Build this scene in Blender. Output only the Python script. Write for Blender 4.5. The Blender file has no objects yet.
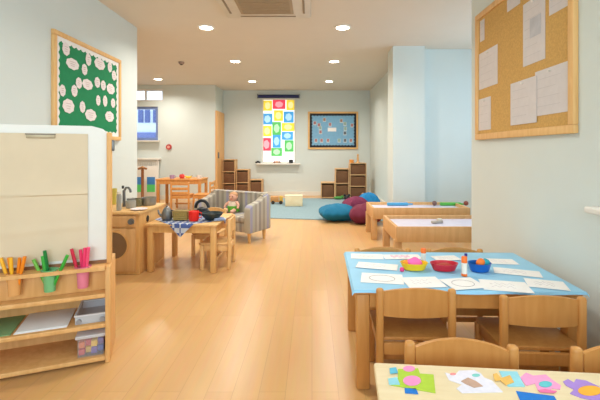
import bpy, bmesh, math, random
from mathutils import Vector, Matrix
random.seed(7)
C = bpy.context.scene.collection
PI = math.pi
R = math.radians
F, VX, VY, CAMZ = 390.0, 312.0, 151.0, 1.1

# ---------------------------------------------------------------- measuring the photograph
def at_z(px, py, z):
    d = (CAMZ - z) * F / (py - VY)
    return Vector(((px - VX) * d / F, d, z))
def at_d(px, py, d):
    return Vector(((px - VX) * d / F, d, CAMZ - (py - VY) * d / F))
def at_x(px, py, x):
    d = x * F / (px - VX)
    return Vector((x, d, CAMZ - (py - VY) * d / F))

# ---------------------------------------------------------------- materials
def s2l(c):
    return tuple(((v / 255) / 12.92 if v / 255 <= .04045 else ((v / 255 + .055) / 1.055) ** 2.4) for v in c)
MATS = {}
def new_mat(name):
    m = bpy.data.materials.new(name); m.use_nodes = True
    nt = m.node_tree; b = nt.nodes['Principled BSDF']
    return m, nt, b
def plain(name, rgb, rough=.6, var=.04, scale=12, metal=0, spec=.4, bump=0, alpha_mix=None):
    if name in MATS: return MATS[name]
    m, nt, b = new_mat(name); N = nt.nodes; L = nt.links
    col = s2l(rgb)
    tc = N.new('ShaderNodeTexCoord'); nz = N.new('ShaderNodeTexNoise')
    nz.inputs['Scale'].default_value = scale; nz.inputs['Detail'].default_value = 3
    L.new(tc.outputs['Object'], nz.inputs['Vector'])
    rp = N.new('ShaderNodeValToRGB')
    rp.color_ramp.elements[0].position = .3; rp.color_ramp.elements[1].position = .7
    rp.color_ramp.elements[0].color = tuple(c * (1 - var) for c in col) + (1,)
    rp.color_ramp.elements[1].color = tuple(min(1, c * (1 + var)) for c in col) + (1,)
    L.new(nz.outputs['Fac'], rp.inputs['Fac']); L.new(rp.outputs['Color'], b.inputs['Base Color'])
    b.inputs['Roughness'].default_value = rough; b.inputs['Metallic'].default_value = metal
    b.inputs['Specular IOR Level'].default_value = spec
    if bump:
        bp = N.new('ShaderNodeBump'); bp.inputs['Strength'].default_value = bump
        bp.inputs['Distance'].default_value = .01
        L.new(nz.outputs['Fac'], bp.inputs['Height']); L.new(bp.outputs['Normal'], b.inputs['Normal'])
    MATS[name] = m
    return m
def wood(name, dark, light, rough=.42, stretch=(14, 14, 1.4), spec=.4):
    if name in MATS: return MATS[name]
    m, nt, b = new_mat(name); N = nt.nodes; L = nt.links
    tc = N.new('ShaderNodeTexCoord'); mp = N.new('ShaderNodeMapping')
    mp.inputs['Scale'].default_value = stretch
    nz = N.new('ShaderNodeTexNoise'); nz.inputs['Scale'].default_value = 2.2
    nz.inputs['Detail'].default_value = 6; nz.inputs['Distortion'].default_value = .8
    L.new(tc.outputs['Object'], mp.inputs['Vector']); L.new(mp.outputs['Vector'], nz.inputs['Vector'])
    rp = N.new('ShaderNodeValToRGB')
    rp.color_ramp.elements[0].position = .35; rp.color_ramp.elements[1].position = .65
    rp.color_ramp.elements[0].color = s2l(dark) + (1,); rp.color_ramp.elements[1].color = s2l(light) + (1,)
    L.new(nz.outputs['Fac'], rp.inputs['Fac']); L.new(rp.outputs['Color'], b.inputs['Base Color'])
    b.inputs['Roughness'].default_value = rough; b.inputs['Specular IOR Level'].default_value = spec
    MATS[name] = m
    return m
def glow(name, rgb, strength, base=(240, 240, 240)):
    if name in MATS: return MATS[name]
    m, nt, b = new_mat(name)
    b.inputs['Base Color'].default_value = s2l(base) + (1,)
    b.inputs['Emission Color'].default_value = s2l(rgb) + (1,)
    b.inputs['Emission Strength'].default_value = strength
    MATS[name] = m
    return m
def glass(name, tint=(235, 242, 245), gloss=.08, dim=1.0):
    if name in MATS: return MATS[name]
    m, nt, b = new_mat(name); N = nt.nodes; L = nt.links
    N.remove(b); out = N['Material Output']
    t = N.new('ShaderNodeBsdfTransparent'); t.inputs['Color'].default_value = s2l(tint) + (1,)
    g = N.new('ShaderNodeBsdfGlossy'); g.inputs['Roughness'].default_value = .05
    mx = N.new('ShaderNodeMixShader'); mx.inputs['Fac'].default_value = gloss
    L.new(t.outputs[0], mx.inputs[1]); L.new(g.outputs[0], mx.inputs[2]); L.new(mx.outputs[0], out.inputs['Surface'])
    MATS[name] = m
    return m
def cloudy_plastic(name, rgb, clear=.5):
    if name in MATS: return MATS[name]
    m, nt, b = new_mat(name); N = nt.nodes; L = nt.links
    out = N['Material Output']; b.inputs['Base Color'].default_value = s2l(rgb) + (1,); b.inputs['Roughness'].default_value = .25
    t = N.new('ShaderNodeBsdfTransparent'); mx = N.new('ShaderNodeMixShader'); mx.inputs['Fac'].default_value = clear
    L.new(b.outputs[0], mx.inputs[1]); L.new(t.outputs[0], mx.inputs[2]); L.new(mx.outputs[0], out.inputs['Surface'])
    MATS[name] = m
    return m
def stripes(name, axis, cols, period):
    m, nt, b = new_mat(name); N = nt.nodes; L = nt.links
    tc = N.new('ShaderNodeTexCoord'); sx = N.new('ShaderNodeSeparateXYZ')
    L.new(tc.outputs['Object'], sx.inputs[0])
    dv = N.new('ShaderNodeMath'); dv.operation = 'DIVIDE'; dv.inputs[1].default_value = period
    L.new(sx.outputs[axis], dv.inputs[0])
    fr = N.new('ShaderNodeMath'); fr.operation = 'FRACT'; L.new(dv.outputs[0], fr.inputs[0])
    rp = N.new('ShaderNodeValToRGB'); rp.color_ramp.interpolation = 'CONSTANT'
    e = rp.color_ramp.elements
    e[0].position = 0; e[0].color = s2l(cols[0]) + (1,); e[1].position = 1 / len(cols); e[1].color = s2l(cols[1]) + (1,)
    for i, c in enumerate(cols[2:], 2):
        k = e.new(i / len(cols)); k.color = s2l(c) + (1,)
    L.new(fr.outputs[0], rp.inputs['Fac']); L.new(rp.outputs['Color'], b.inputs['Base Color'])
    b.inputs['Roughness'].default_value = .9
    return m
def checks(name, c1, c2, scale):
    m, nt, b = new_mat(name); N = nt.nodes; L = nt.links
    tc = N.new('ShaderNodeTexCoord'); mp = N.new('ShaderNodeMapping'); mp.inputs['Rotation'].default_value = (0, 0, PI / 4)
    ck = N.new('ShaderNodeTexChecker'); ck.inputs['Scale'].default_value = scale
    ck.inputs['Color1'].default_value = s2l(c1) + (1,); ck.inputs['Color2'].default_value = s2l(c2) + (1,)
    L.new(tc.outputs['Object'], mp.inputs[0]); L.new(mp.outputs[0], ck.inputs['Vector']); L.new(ck.outputs['Color'], b.inputs['Base Color'])
    b.inputs['Roughness'].default_value = .9
    return m
def floor_mat():
    m, nt, b = new_mat('oak_laminate'); N = nt.nodes; L = nt.links
    tc = N.new('ShaderNodeTexCoord')
    mp = N.new('ShaderNodeMapping'); mp.inputs['Rotation'].default_value = (0, 0, PI / 2)
    br = N.new('ShaderNodeTexBrick'); br.inputs['Scale'].default_value = 1
    br.inputs['Brick Width'].default_value = 1.3; br.inputs['Row Height'].default_value = .12
    br.inputs['Mortar Size'].default_value = .0012; br.offset = .37
    br.inputs['Color1'].default_value = s2l(FLOOR[0]) + (1,); br.inputs['Color2'].default_value = s2l(FLOOR[1]) + (1,)
    br.inputs['Mortar'].default_value = s2l(FLOOR[2]) + (1,)
    L.new(tc.outputs['Object'], mp.inputs[0]); L.new(mp.outputs[0], br.inputs['Vector'])
    mp2 = N.new('ShaderNodeMapping'); mp2.inputs['Scale'].default_value = (16, 1.2, 1)
    nz = N.new('ShaderNodeTexNoise'); nz.inputs['Scale'].default_value = 2; nz.inputs['Detail'].default_value = 6
    L.new(tc.outputs['Object'], mp2.inputs[0]); L.new(mp2.outputs[0], nz.inputs['Vector'])
    mx = N.new('ShaderNodeMix'); mx.data_type = 'RGBA'; mx.blend_type = 'SOFT_LIGHT'; mx.inputs[0].default_value = .22
    L.new(br.outputs['Color'], mx.inputs[6]); L.new(nz.outputs['Color'], mx.inputs[7]); L.new(mx.outputs[2], b.inputs['Base Color'])
    b.inputs['Roughness'].default_value = .28; b.inputs['Specular IOR Level'].default_value = .45
    return m
FLOOR = ((212, 166, 110), (206, 159, 102), (190, 144, 92))

M_wall = plain('wall_paint', (214, 222, 218), .75, .012, 3)
M_wallblue = M_wall
M_ceil = plain('ceiling_paint', (222, 212, 196), .85, .012, 3)
M_white = plain('white_gloss', (234, 230, 222), .4, .01)
M_trim = plain('skirting_white', (228, 226, 216), .5, .01)
M_beech = wood('beech', (198, 136, 70), (207, 147, 80))
M_beech_light = wood('light_beech', (214, 162, 96), (226, 178, 112))
M_pine = wood('pine', (224, 176, 112), (234, 190, 128), .5)
M_maple = wood('maple_top', (236, 215, 172), (242, 224, 186), .45, (3, 20, 3))
M_birch = wood('birch', (212, 162, 104), (222, 174, 118), .5)
M_brownwood = wood('oiled_wood', (206, 142, 76), (218, 156, 90), .45)
M_dark = plain('dark_hole', (58, 50, 42), .7)
M_grey = plain('grey_metal', (120, 122, 122), .35, .03, metal=.6)
M_black = plain('black_plastic', (26, 28, 32), .4)
M_paper = plain('white_paper', (240, 238, 236), .8, .01)

# ---------------------------------------------------------------- mesh building
class MB:
    def __init__(self): self.bm = bmesh.new()
    def _add(self, t, M=None):
        if M is not None: bmesh.ops.transform(t, matrix=M, verts=t.verts)
        me = bpy.data.meshes.new('tmp'); t.to_mesh(me); t.free(); self.bm.from_mesh(me); bpy.data.meshes.remove(me)
        return self
    def box(self, c, s, bev=0, rot=None, seg=2):
        t = bmesh.new(); bmesh.ops.create_cube(t, size=1)
        bmesh.ops.scale(t, vec=s, verts=t.verts)
        if bev: bmesh.ops.bevel(t, geom=list(t.edges), offset=min(bev, min(s) * .45), segments=seg, profile=.5, affect='EDGES')
        M = Matrix.Translation(c)
        if rot is not None: M = M @ rot
        return self._add(t, M)
    def lo(self, a, b, bev=0):
        return self.box([(a[i] + b[i]) / 2 for i in range(3)], [abs(b[i] - a[i]) for i in range(3)], bev)
    def cone(self, p, q, r1, r2=None, seg=16):
        r2 = r1 if r2 is None else r2
        p, q = Vector(p), Vector(q); t = bmesh.new()
        bmesh.ops.create_cone(t, cap_ends=True, segments=seg, radius1=r1, radius2=r2, depth=(q - p).length)
        M = Matrix.Translation((p + q) / 2) @ (q - p).to_track_quat('Z', 'Y').to_matrix().to_4x4()
        return self._add(t, M)
    def ball(self, c, r, seg=16, rot=None):
        t = bmesh.new(); bmesh.ops.create_uvsphere(t, u_segments=seg, v_segments=max(8, seg // 2), radius=1)
        if not hasattr(r, '__len__'): r = (r, r, r)
        bmesh.ops.scale(t, vec=r, verts=t.verts)
        M = Matrix.Translation(c)
        if rot is not None: M = M @ rot
        return self._add(t, M)
    def lathe(self, prof, c=(0, 0, 0), seg=24):
        t = bmesh.new(); rings = []
        for r, z in prof:
            if r < 1e-5: rings.append([t.verts.new((0, 0, z))])
            else: rings.append([t.verts.new((r * math.cos(2 * PI * i / seg), r * math.sin(2 * PI * i / seg), z)) for i in range(seg)])
        for a, b in zip(rings, rings[1:]):
            for i in range(seg):
                j = (i + 1) % seg
                if len(a) == 1 and len(b) == 1: continue
                if len(a) == 1: t.faces.new((a[0], b[j], b[i]))
                elif len(b) == 1: t.faces.new((a[i], a[j], b[0]))
                else: t.faces.new((a[i], a[j], b[j], b[i]))
        bmesh.ops.recalc_face_normals(t, faces=t.faces)
        return self._add(t, Matrix.Translation(c))
    def prism(self, pts, axis, lo, hi, bev=0):
        t = bmesh.new()
        def p3(u, v, w): return {'z': (u, v, w), 'y': (u, w, v), 'x': (w, u, v)}[axis]
        a = [t.verts.new(p3(u, v, lo)) for u, v in pts]; b = [t.verts.new(p3(u, v, hi)) for u, v in pts]
        t.faces.new(a); t.faces.new(b[::-1]); n = len(pts)
        for i in range(n): t.faces.new((a[i], b[i], b[(i + 1) % n], a[(i + 1) % n]))
        bmesh.ops.recalc_face_normals(t, faces=t.faces)
        if bev:
            bmesh.ops.bevel(t, geom=list(t.edges), offset=bev, segments=2, profile=.5, affect='EDGES')
        return self._add(t)
    def tube(self, pts, r, seg=8):
        pts = [Vector(p) for p in pts]; t = bmesh.new(); rings = []
        for i, p in enumerate(pts):
            d = (pts[min(i + 1, len(pts) - 1)] - pts[max(i - 1, 0)]).normalized()
            q = d.to_track_quat('Z', 'Y'); rr = r[i] if hasattr(r, '__len__') else r
            rings.append([t.verts.new(p + q @ Vector((rr * math.cos(2 * PI * k / seg), rr * math.sin(2 * PI * k / seg), 0))) for k in range(seg)])
        for a, b in zip(rings, rings[1:]):
            for i in range(seg):
                j = (i + 1) % seg; t.faces.new((a[i], a[j], b[j], b[i]))
        t.faces.new(rings[0][::-1]); t.faces.new(rings[-1])
        bmesh.ops.recalc_face_normals(t, faces=t.faces)
        return self._add(t)
    def grid(self, fn, nu, nv, thick):
        """a sheet through fn(u, v) with real thickness behind it"""
        t = bmesh.new(); e = 1e-3
        P = [[fn(i / nu, j / nv) for j in range(nv + 1)] for i in range(nu + 1)]
        def nrm(i, j):
            a = P[min(i + 1, nu)][j] - P[max(i - 1, 0)][j]; b = P[i][min(j + 1, nv)] - P[i][max(j - 1, 0)]
            n = a.cross(b)
            return n.normalized() if n.length > 1e-12 else Vector((0, 0, 1))
        A = [[t.verts.new(P[i][j]) for j in range(nv + 1)] for i in range(nu + 1)]
        B = [[t.verts.new(P[i][j] - nrm(i, j) * thick) for j in range(nv + 1)] for i in range(nu + 1)]
        for i in range(nu):
            for j in range(nv):
                t.faces.new((A[i][j], A[i + 1][j], A[i + 1][j + 1], A[i][j + 1]))
                t.faces.new((B[i][j], B[i][j + 1], B[i + 1][j + 1], B[i + 1][j]))
        for i in range(nu):
            t.faces.new((A[i][0], B[i][0], B[i + 1][0], A[i + 1][0])); t.faces.new((A[i][nv], A[i + 1][nv], B[i + 1][nv], B[i][nv]))
        for j in range(nv):
            t.faces.new((A[0][j], A[0][j + 1], B[0][j + 1], B[0][j])); t.faces.new((A[nu][j], B[nu][j], B[nu][j + 1], A[nu][j + 1]))
        return self._add(t)
    def build(self, name, mat, parent=None, loc=None, rotz=0, smooth=True):
        me = bpy.data.meshes.new(name); self.bm.to_mesh(me); self.bm.free()
        if smooth:
            for p in me.polygons: p.use_smooth = True
            me.set_sharp_from_angle(angle=R(38))
        me.materials.append(mat)
        o = bpy.data.objects.new(name, me); C.objects.link(o)
        if parent is not None: o.parent = parent
        if loc is not None: o.location = loc
        o.rotation_euler.z = rotz
        return o
def tag(o, label, cat, group=None, kind=None):
    o['label'] = label; o['category'] = cat
    if group: o['group'] = group
    if kind: o['kind'] = kind
    return o
def thing(name, label, cat, loc=(0, 0, 0), rotz=0, group=None):
    o = bpy.data.objects.new(name, None); C.objects.link(o); o.empty_display_size = .1
    o.location = loc; o.rotation_euler.z = rotz
    return tag(o, label, cat, group)
def struct(mb, name, mat, parent=None):
    o = mb.build(name, mat, parent, smooth=False)
    if parent is None: o['kind'] = 'structure'
    return o
def dup(root, loc, rotz, label, group=None):
    r = root.copy(); C.objects.link(r); r.location = loc; r.rotation_euler.z = rotz; r['label'] = label
    if group: r['group'] = group
    for ch in list(root.children):
        c = ch.copy(); C.objects.link(c); c.parent = r
        for g in list(ch.children):
            k = g.copy(); C.objects.link(k); k.parent = c
    return r
ORD = ['first', 'second', 'third', 'fourth', 'fifth', 'sixth']

# ================================================================ THE ROOM
CEIL, YF, YN = 2.6, 9.65, 8.86
XL, XR = -2.13, 1.35
struct(MB().lo((-5.2, -2.2, -.1), (3.2, 9.8, 0)), 'floor', floor_mat())
struct(MB().lo((-5.2, -2.2, CEIL), (3.2, 9.8, CEIL + .1)), 'ceiling', M_ceil)
struct(MB().lo((XL - .12, -2, 0), (XL, 4.75, CEIL)).lo((-5, 4.63, 0), (XL - .12, 4.75, CEIL)), 'wall_left', M_wall)
struct(MB().lo((-5.12, 4.63, 0), (-5, YN + .12, CEIL)), 'wall_nook_side', M_wall)
# nook rear wall with its window
w0, w1 = -4.62, -3.50
nb = MB().lo((-5, YN, 0), (w0, YN + .12, CEIL)).lo((w0, YN, 0), (w1, YN + .12, 1.34)).lo((w0, YN, 2.11), (w1 - .0, YN + .12, 2.23))
nb.lo((w1, YN, 0), (-3.38, YN + .12, 2.23)).lo((-3.38, YN, 0), (-2.2, YN + .12, CEIL)).lo((w0, YN, 2.51), (-3.38, YN + .12, CEIL))
struct(nb, 'wall_nook_rear', M_wall)
x0, x1, z0, z1 = -1.24, -.41, .80, 2.40
fb = MB().lo((-2.32, YF, 0), (x0, YF + .14, CEIL)).lo((x1, YF, 0), (1.6, YF + .14, CEIL)).lo((x0, YF, 0), (x1, YF + .14, z0)).lo((x0, YF, z1), (x1, YF + .14, CEIL))
struct(fb, 'wall_rear', M_wall)
struct(MB().lo((1.435, 5.94, 0), (1.56, YF, CEIL)), 'wall_right_rear', M_wall)
struct(MB().lo((1.157, 5.57, 0), (1.614, 5.94, CEIL)), 'column', M_wall)
struct(MB().lo((1.614, 5.74, 0), (3.0, 5.86, CEIL)), 'wall_alcove_rear', M_wall)
ay0, ay1 = 3.75, 5.3
struct(MB().lo((3, 3.2, 0), (3.12, ay0, CEIL)).lo((3, ay1, 0), (3.12, 5.86, CEIL)).lo((3, ay0, 0), (3.12, ay1, .8)).lo((3, ay0, 2.35), (3.12, ay1, CEIL)), 'wall_alcove_side', M_wall)
ry0, ry1, rz0, rz1 = .35, 1.78, .84, 2.25
rw = MB().lo((XR, -2, 0), (XR + .12, ry0, CEIL)).lo((XR, ry1, 0), (XR + .12, 3.3, CEIL)).lo((XR, ry0, 0), (XR + .12, ry1, rz0)).lo((XR, ry0, rz1), (XR + .12, ry1, CEIL))
rw.lo((XR + .12, 3.18, 0), (3.0, 3.3, CEIL))
struct(rw, 'wall_right', M_wall)
bx0, bx1 = -1.7, .9  # opening added in the unseen wall behind the camera, for fill light
struct(MB().lo((XL - .12, -2.12, 0), (bx0, -2, CEIL)).lo((bx1, -2.12, 0), (XR + .12, -2, CEIL)).lo((bx0, -2.12, 0), (bx1, -2, .7)).lo((bx0, -2.12, 2.35), (bx1, -2, CEIL)), 'wall_front', M_wall)
# skirting boards
struct(MB().lo((-2.2, YF - .018, 0), (1.435, YF, .1)), 'baseboard_rear', M_trim)
struct(MB().lo((1.417, 5.94, 0), (1.435, YF - .018, .1)), 'baseboard_right_rear', M_trim)
struct(MB().lo((-5, YN - .018, 0), (-2.2, YN, .1)), 'baseboard_nook', M_trim)
struct(MB().lo((XL, -2, 0), (XL + .018, 4.75, .1)), 'baseboard_left', M_trim)
struct(MB().lo((XR - .018, -2, 0), (XR, 3.3, .1)), 'baseboard_right', M_trim)
struct(MB().lo((1.614, 5.722, 0), (3, 5.74, .1)), 'baseboard_alcove', M_trim)
# return wall between the nook wall and the rear wall, with a timber door standing along it
struct(MB().lo((-2.32, YN + .12, 0), (-2.2, YF, CEIL)), 'wall_rear_return', M_wall)

def window(name, a, b, axis, frame_w=.05, mull=0, trans=0, mat=M_white, gmat=None, depth=.06):
    """a frame with its panes in the opening a..b (the two long axes), frame centred in the wall"""
    gmat = gmat or glass('window_glass')
    root = bpy.data.objects.new(name, None); C.objects.link(root); root['kind'] = 'structure'
    m = MB(); h = [0, 1, 2]; h.remove(axis); u, v = h
    cx = (a[axis] + b[axis]) / 2
    def bar(u0, u1, v0, v1):
        lo = [0, 0, 0]; hi = [0, 0, 0]
        lo[axis], hi[axis] = cx - depth / 2, cx + depth / 2
        lo[u], hi[u], lo[v], hi[v] = u0, u1, v0, v1
        m.lo(lo, hi)
    fw = frame_w
    bar(a[u], a[u] + fw, a[v], b[v]); bar(b[u] - fw, b[u], a[v], b[v])
    bar(a[u] + fw, b[u] - fw, a[v], a[v] + fw); bar(a[u] + fw, b[u] - fw, b[v] - fw, b[v])
    for k in range(mull):
        c = a[u] + (b[u] - a[u]) * (k + 1) / (mull + 1); bar(c - fw / 2, c + fw / 2, a[v] + fw, b[v] - fw)
    m.build('window_frame', mat, root, smooth=False)
    g = MB(); lo = [0, 0, 0]; hi = [0, 0, 0]
    lo[axis], hi[axis] = cx - .004, cx + .004
    lo[u], hi[u], lo[v], hi[v] = a[u] + fw * .5, b[u] - fw * .5, a[v] + fw * .5, b[v] - fw * .5
    g.lo(lo, hi).build('window_pane', gmat, root, smooth=False)
    return root
M_upvc = plain('blue_grey_frame', (122, 140, 186), .4)
w = window('window_1', (w0, YN, 1.34), (w1, YN + .12, 2.11), 1, .06, 1, mat=M_upvc)
window('window_2', (w0, YN, 2.23), (-3.38, YN + .12, 2.51), 1, .035, 2)
struct(MB().lo((w0 - .05, YN - .1, 1.31), (w1 + .05, YN, 1.34)), 'trim_1', M_white)
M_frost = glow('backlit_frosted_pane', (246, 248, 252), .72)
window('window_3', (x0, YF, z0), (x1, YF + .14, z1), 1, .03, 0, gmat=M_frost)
struct(MB().lo((x0 - .12, YF - .14, z0 - .035), (x1 + .12, YF, z0), .008), 'trim_2', M_white)
window('window_4', (XR, ry0, rz0), (XR + .12, ry1, rz1), 0, .06, 1)
struct(MB().lo((XR - .07, ry0 - .06, rz0 - .03), (XR, ry1 + .06, rz0), .008), 'trim_3', M_white)
window('window_5', (3, ay0, .8), (3.12, ay1, 2.35), 0, .06, 1)
window('added_fill_window', (bx0, -2.12, .7), (bx1, -2, 2.35), 1, .06, 2)  # invented window behind the camera, added to bring in frontal fill
dr = bpy.data.objects.new('door_1', None); C.objects.link(dr); dr['kind'] = 'structure'
MB().lo((-2.2, YN - .0, 0), (-2.155, YF - .06, 2.02), .004).build('door_leaf', M_birch, dr, smooth=False)
MB().box((-2.14, YN + .08, 1.0), (.03, .02, .14), .006).build('door_handle', M_grey, dr)

# outside, seen through the nook window
t = thing('neighbouring_building', 'pale blue rendered house seen through the nook window', 'building', (-6, 14, -3))
hb = MB().lo((-4, 0, 0), (4, 3, 5.88)); hb.build('facade', plain('pale_render', (222, 228, 242), .8), t, smooth=False)
for k, (hx, hz) in enumerate(((-.62, 5.12), (-.22, 5.12), (.02, 5.12), (.31, 5.12))):
    MB().lo((hx, -.05, hz), (hx + .17, .05, hz + .45)).build('house_window', plain('slate_glass', (82, 96, 150), .3), t, smooth=False)
MB().lo((-4, -.15, 4.5), (4, .02, 4.76)).build('blue_railing', plain('slate_rail', (104, 116, 170), .6), t, smooth=False)
t2 = MB().lo((-14, 8.98, -3.2), (4, 20, -3)).build('ground', plain('grey_tarmac', (110, 112, 116), .9)); t2['kind'] = 'structure'

# ================================================================ CEILING FITTINGS
M_led = glow('led_disc', (255, 246, 228), 14)
def lamp(x, y, label):
    t = thing('ceiling_light', label, 'downlight', (x, y, CEIL), 0, 'recessed ceiling downlights')
    MB().lathe([(.075, -.001), (.105, -.001), (.105, -.008), (.08, -.014), (.075, -.006), (.075, -.001)]).build('bezel', M_white, t)
    MB().cone((0, 0, -.009), (0, 0, -.001), .075, seg=24).build('diffuser', M_led, t)
    ld = bpy.data.lights.new('downlight_lamp', 'AREA'); ld.shape = 'DISK'; ld.size = .16; ld.energy = LAMP_W; ld.color = (1, .94, .85); ld.spread = R(150)
    lo = bpy.data.objects.new('downlight_lamp', ld); C.objects.link(lo); lo.parent = t; lo.location = (0, 0, -.02)
LAMP_W = 15
LN = ['nearest visible', 'middle', 'farthest']
for i, y in enumerate((4.72, 6.5, 8.36)):
    lamp(-1.28, y, f'round white ceiling downlight, {LN[i]} one of the left row')
    lamp(.37, y, f'round white ceiling downlight, {LN[i]} one of the right row')
lamp(-3.2, 8.1, 'round white ceiling downlight in the window nook, above the play furniture')
for x, y in ((-.45, 2.6), (-3.2, 6.3)):
    lamp(x, y, 'round white ceiling downlight out of the picture, nearer than the rest')
t = thing('smoke_detector', 'small round smoke detector on the ceiling at the left', 'smoke detector', (-2.2, 6.57, CEIL))
MB().lathe([(0, -.04), (.03, -.04), (.045, -.025), (.05, 0), (0, 0)]).build('housing', plain('aged_white', (150, 130, 118), .5), t)
MB().lathe([(.0, -.05), (.02, -.05), (.024, -.04), (0, -.04)]).build('sensor_cap', M_dark, t)
t = thing('air_conditioner', 'square ceiling air conditioning cassette with a darker central grille', 'air conditioner', (-.475, 3.85, CEIL))
MB().box((0, 0, -.017), (.92, .92, .034), .012).build('fascia', plain('cassette_white', (220, 210, 194), .5), t)
g = MB().box((0, 0, -.038), (.56, .62, .008), .003)
for k in range(14): g.box((0, -.28 + k * .043, -.045), (.5, .012, .007))
g.build('intake_grille', plain('grille_beige', (174, 152, 122), .6), t)
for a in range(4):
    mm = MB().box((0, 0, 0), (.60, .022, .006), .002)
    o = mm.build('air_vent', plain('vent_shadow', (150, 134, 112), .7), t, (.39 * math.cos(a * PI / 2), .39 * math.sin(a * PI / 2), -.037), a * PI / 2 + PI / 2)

# ================================================================ WALL BOARDS
def wobble(w, h, n=20, amp=.1, waves=8, ph=0):
    return [((1 + amp * math.sin(waves * 2 * PI * i / n + ph)) * w / 2 * math.cos(2 * PI * i / n), (1 + amp * math.sin(waves * 2 * PI * i / n + ph)) * h / 2 * math.sin(2 * PI * i / n)) for i in range(n)]
def board(name, label, loc, rotz, w, h, fw, frame_mat, field_mat, cat='noticeboard'):
    t = thing(name, label, cat, loc, rotz)
    MB().box((0, -.008, 0), (w - .01, .014, h - .01)).build('backing', field_mat, t, smooth=False)
    f = MB().lo((-w / 2, -.03, h / 2 - fw), (w / 2, 0, h / 2), .005).lo((-w / 2, -.03, -h / 2), (w / 2, 0, -h / 2 + fw), .005)
    f.lo((-w / 2, -.03, -h / 2 + fw), (-w / 2 + fw, 0, h / 2 - fw), .005).lo((w / 2 - fw, -.03, -h / 2 + fw), (w / 2, 0, h / 2 - fw), .005)
    f.build('frame', frame_mat, t)
    return t
def border(t, w, h, bw, pitch, amp, mat):
    m = MB()
    def strip(L):
        n = max(4, round(L / pitch)); p = [(-L / 2, 0), (L / 2, 0)]
        k = n * 6
        for i in range(k + 1):
            x = L / 2 - L * i / k; p.append((x, -bw - amp * abs(math.sin(PI * n * i / k))))
        return p
    for L, rot, off in ((w, 0, (0, h / 2)), (w, PI, (0, -h / 2)), (h, PI / 2, (-w / 2, 0)), (h, -PI / 2, (w / 2, 0))):
        s = strip(L); c, sn = math.cos(rot), math.sin(rot)
        m.prism([(x * c - z * sn + off[0], x * sn + z * c + off[1]) for x, z in s], 'y', -.0175 + (.0006 if abs(off[0]) > 0 else 0), -.0155)
    return m.build('scalloped_border', mat, t, smooth=False)

# green display board on the left wall
M_green = plain('green_backing', (22, 134, 84), .8, .06, 30)
ybl, ybr, zb0, zb1 = 3.18, 4.30, 1.215, 2.10
gb_loc = Vector((XL, (ybl + ybr) / 2, (zb0 + zb1) / 2)); gw, gh = ybr - ybl, zb1 - zb0
gb = board('display_board', 'pine-framed green display board with a white scalloped border on the left wall', gb_loc, PI / 2, gw, gh, .04, M_pine, M_green)
border(gb, gw - .08, gh - .08, .03, .07, .018, M_paper)
M_cut = plain('pinkish_white_card', (236, 226, 224), .8, .05, 60)
rows = [('top row', [(80, 97, 24, 42), (155, 132, 18, 40), (193, 147, 34, 36), (227, 157, 14, 34)]),
        ('second row', [(102, 147, 42, 36), (142, 165, 18, 36), (241, 185, 14, 32)]),
        ('middle row', [(123, 210, 20, 36), (152, 215, 34, 34), (185, 208, 18, 34), (205, 218, 16, 32), (230, 230, 26, 34)]),
        ('fourth row', [(68, 235, 20, 38), (108, 236, 20, 38), (188, 268, 14, 34), (211, 270, 14, 36), (238, 277, 14, 30)]),
        ('bottom row', [(88, 287, 38, 46), (135, 290, 18, 38), (163, 317, 36, 38), (226, 322, 28, 34)])]
for rn, items in rows:
    for i, (cx, cy, cw, ch) in enumerate(items):
        px, py = 40 + cx / 3.333, 20 + cy / 3.333
        p = at_x(px, py, XL); q0 = at_x(px - cw / 6.667, py, XL); q1 = at_x(px + cw / 6.667, py, XL)
        ww = (q1.y - q0.y) * 1.02; hh = ch / 3.333 * p.y / F * 1.02
        nth = 'last' if i == len(items) - 1 else ORD[i]
        shape = 'wide wavy-edged' if cw > 24 else 'narrow oval'
        o = MB().prism(wobble(ww, hh, 32, .05, 8, i), 'y', -.0195, -.018).build('paper_cutout', M_cut, None, (XL, p.y, p.z), PI / 2, smooth=False)
        tag(o, f'{shape} white cutout on green board, {nth} from left in the {rn}', 'paper cutout', 'white cutouts on the green board')
        s = MB()
        for k in range(3): s.box((0, -.0198, hh * (.18 - .18 * k)), (ww * (.45 - .08 * k), .0006, .004))
        s.build('faint_writing', plain('pale_pencil', (196, 170, 168), .9), o, smooth=False)

# cork board on the right wall
M_cork = plain('cork', (206, 164, 96), .9, .10, 90, bump=.15)
yc0, yc1, zc0, zc1 = 1.972, 3.165, 1.19, 2.19
cb = board('cork_noticeboard', 'beech-framed cork noticeboard with white papers on the right wall', (XR, (yc0 + yc1) / 2, (zc0 + zc1) / 2), -PI / 2, yc1 - yc0, zc1 - zc0, .045, M_pine, M_cork)
cork = [((480, 484.3), (20, 41), 'small white paper at the upper left corner of the cork board'),
        ((479, 497.4), (49.5, 87), 'upright white sheet at the left edge of the cork board, above another'),
        ((477.6, 490.6), (98, 130), 'white sheet at the lower left corner of the cork board'),
        ((507, 520), (-4, 8), 'small dark-edged white slip at the top of the cork board, second from left'),
        ((523, 545), (-2, 63), 'tall white paper with a grey photo near the top centre of the cork board'),
        ((549, 567.5), (-12, 11), 'white paper at the upper right corner of the cork board'),
        ((511, 537), (80, 124), 'white paper in a clear wallet at the bottom centre of the cork board'),
        ((535, 567.8), (67, 114), 'large landscape white sheet at the lower right of the cork board')]
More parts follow.
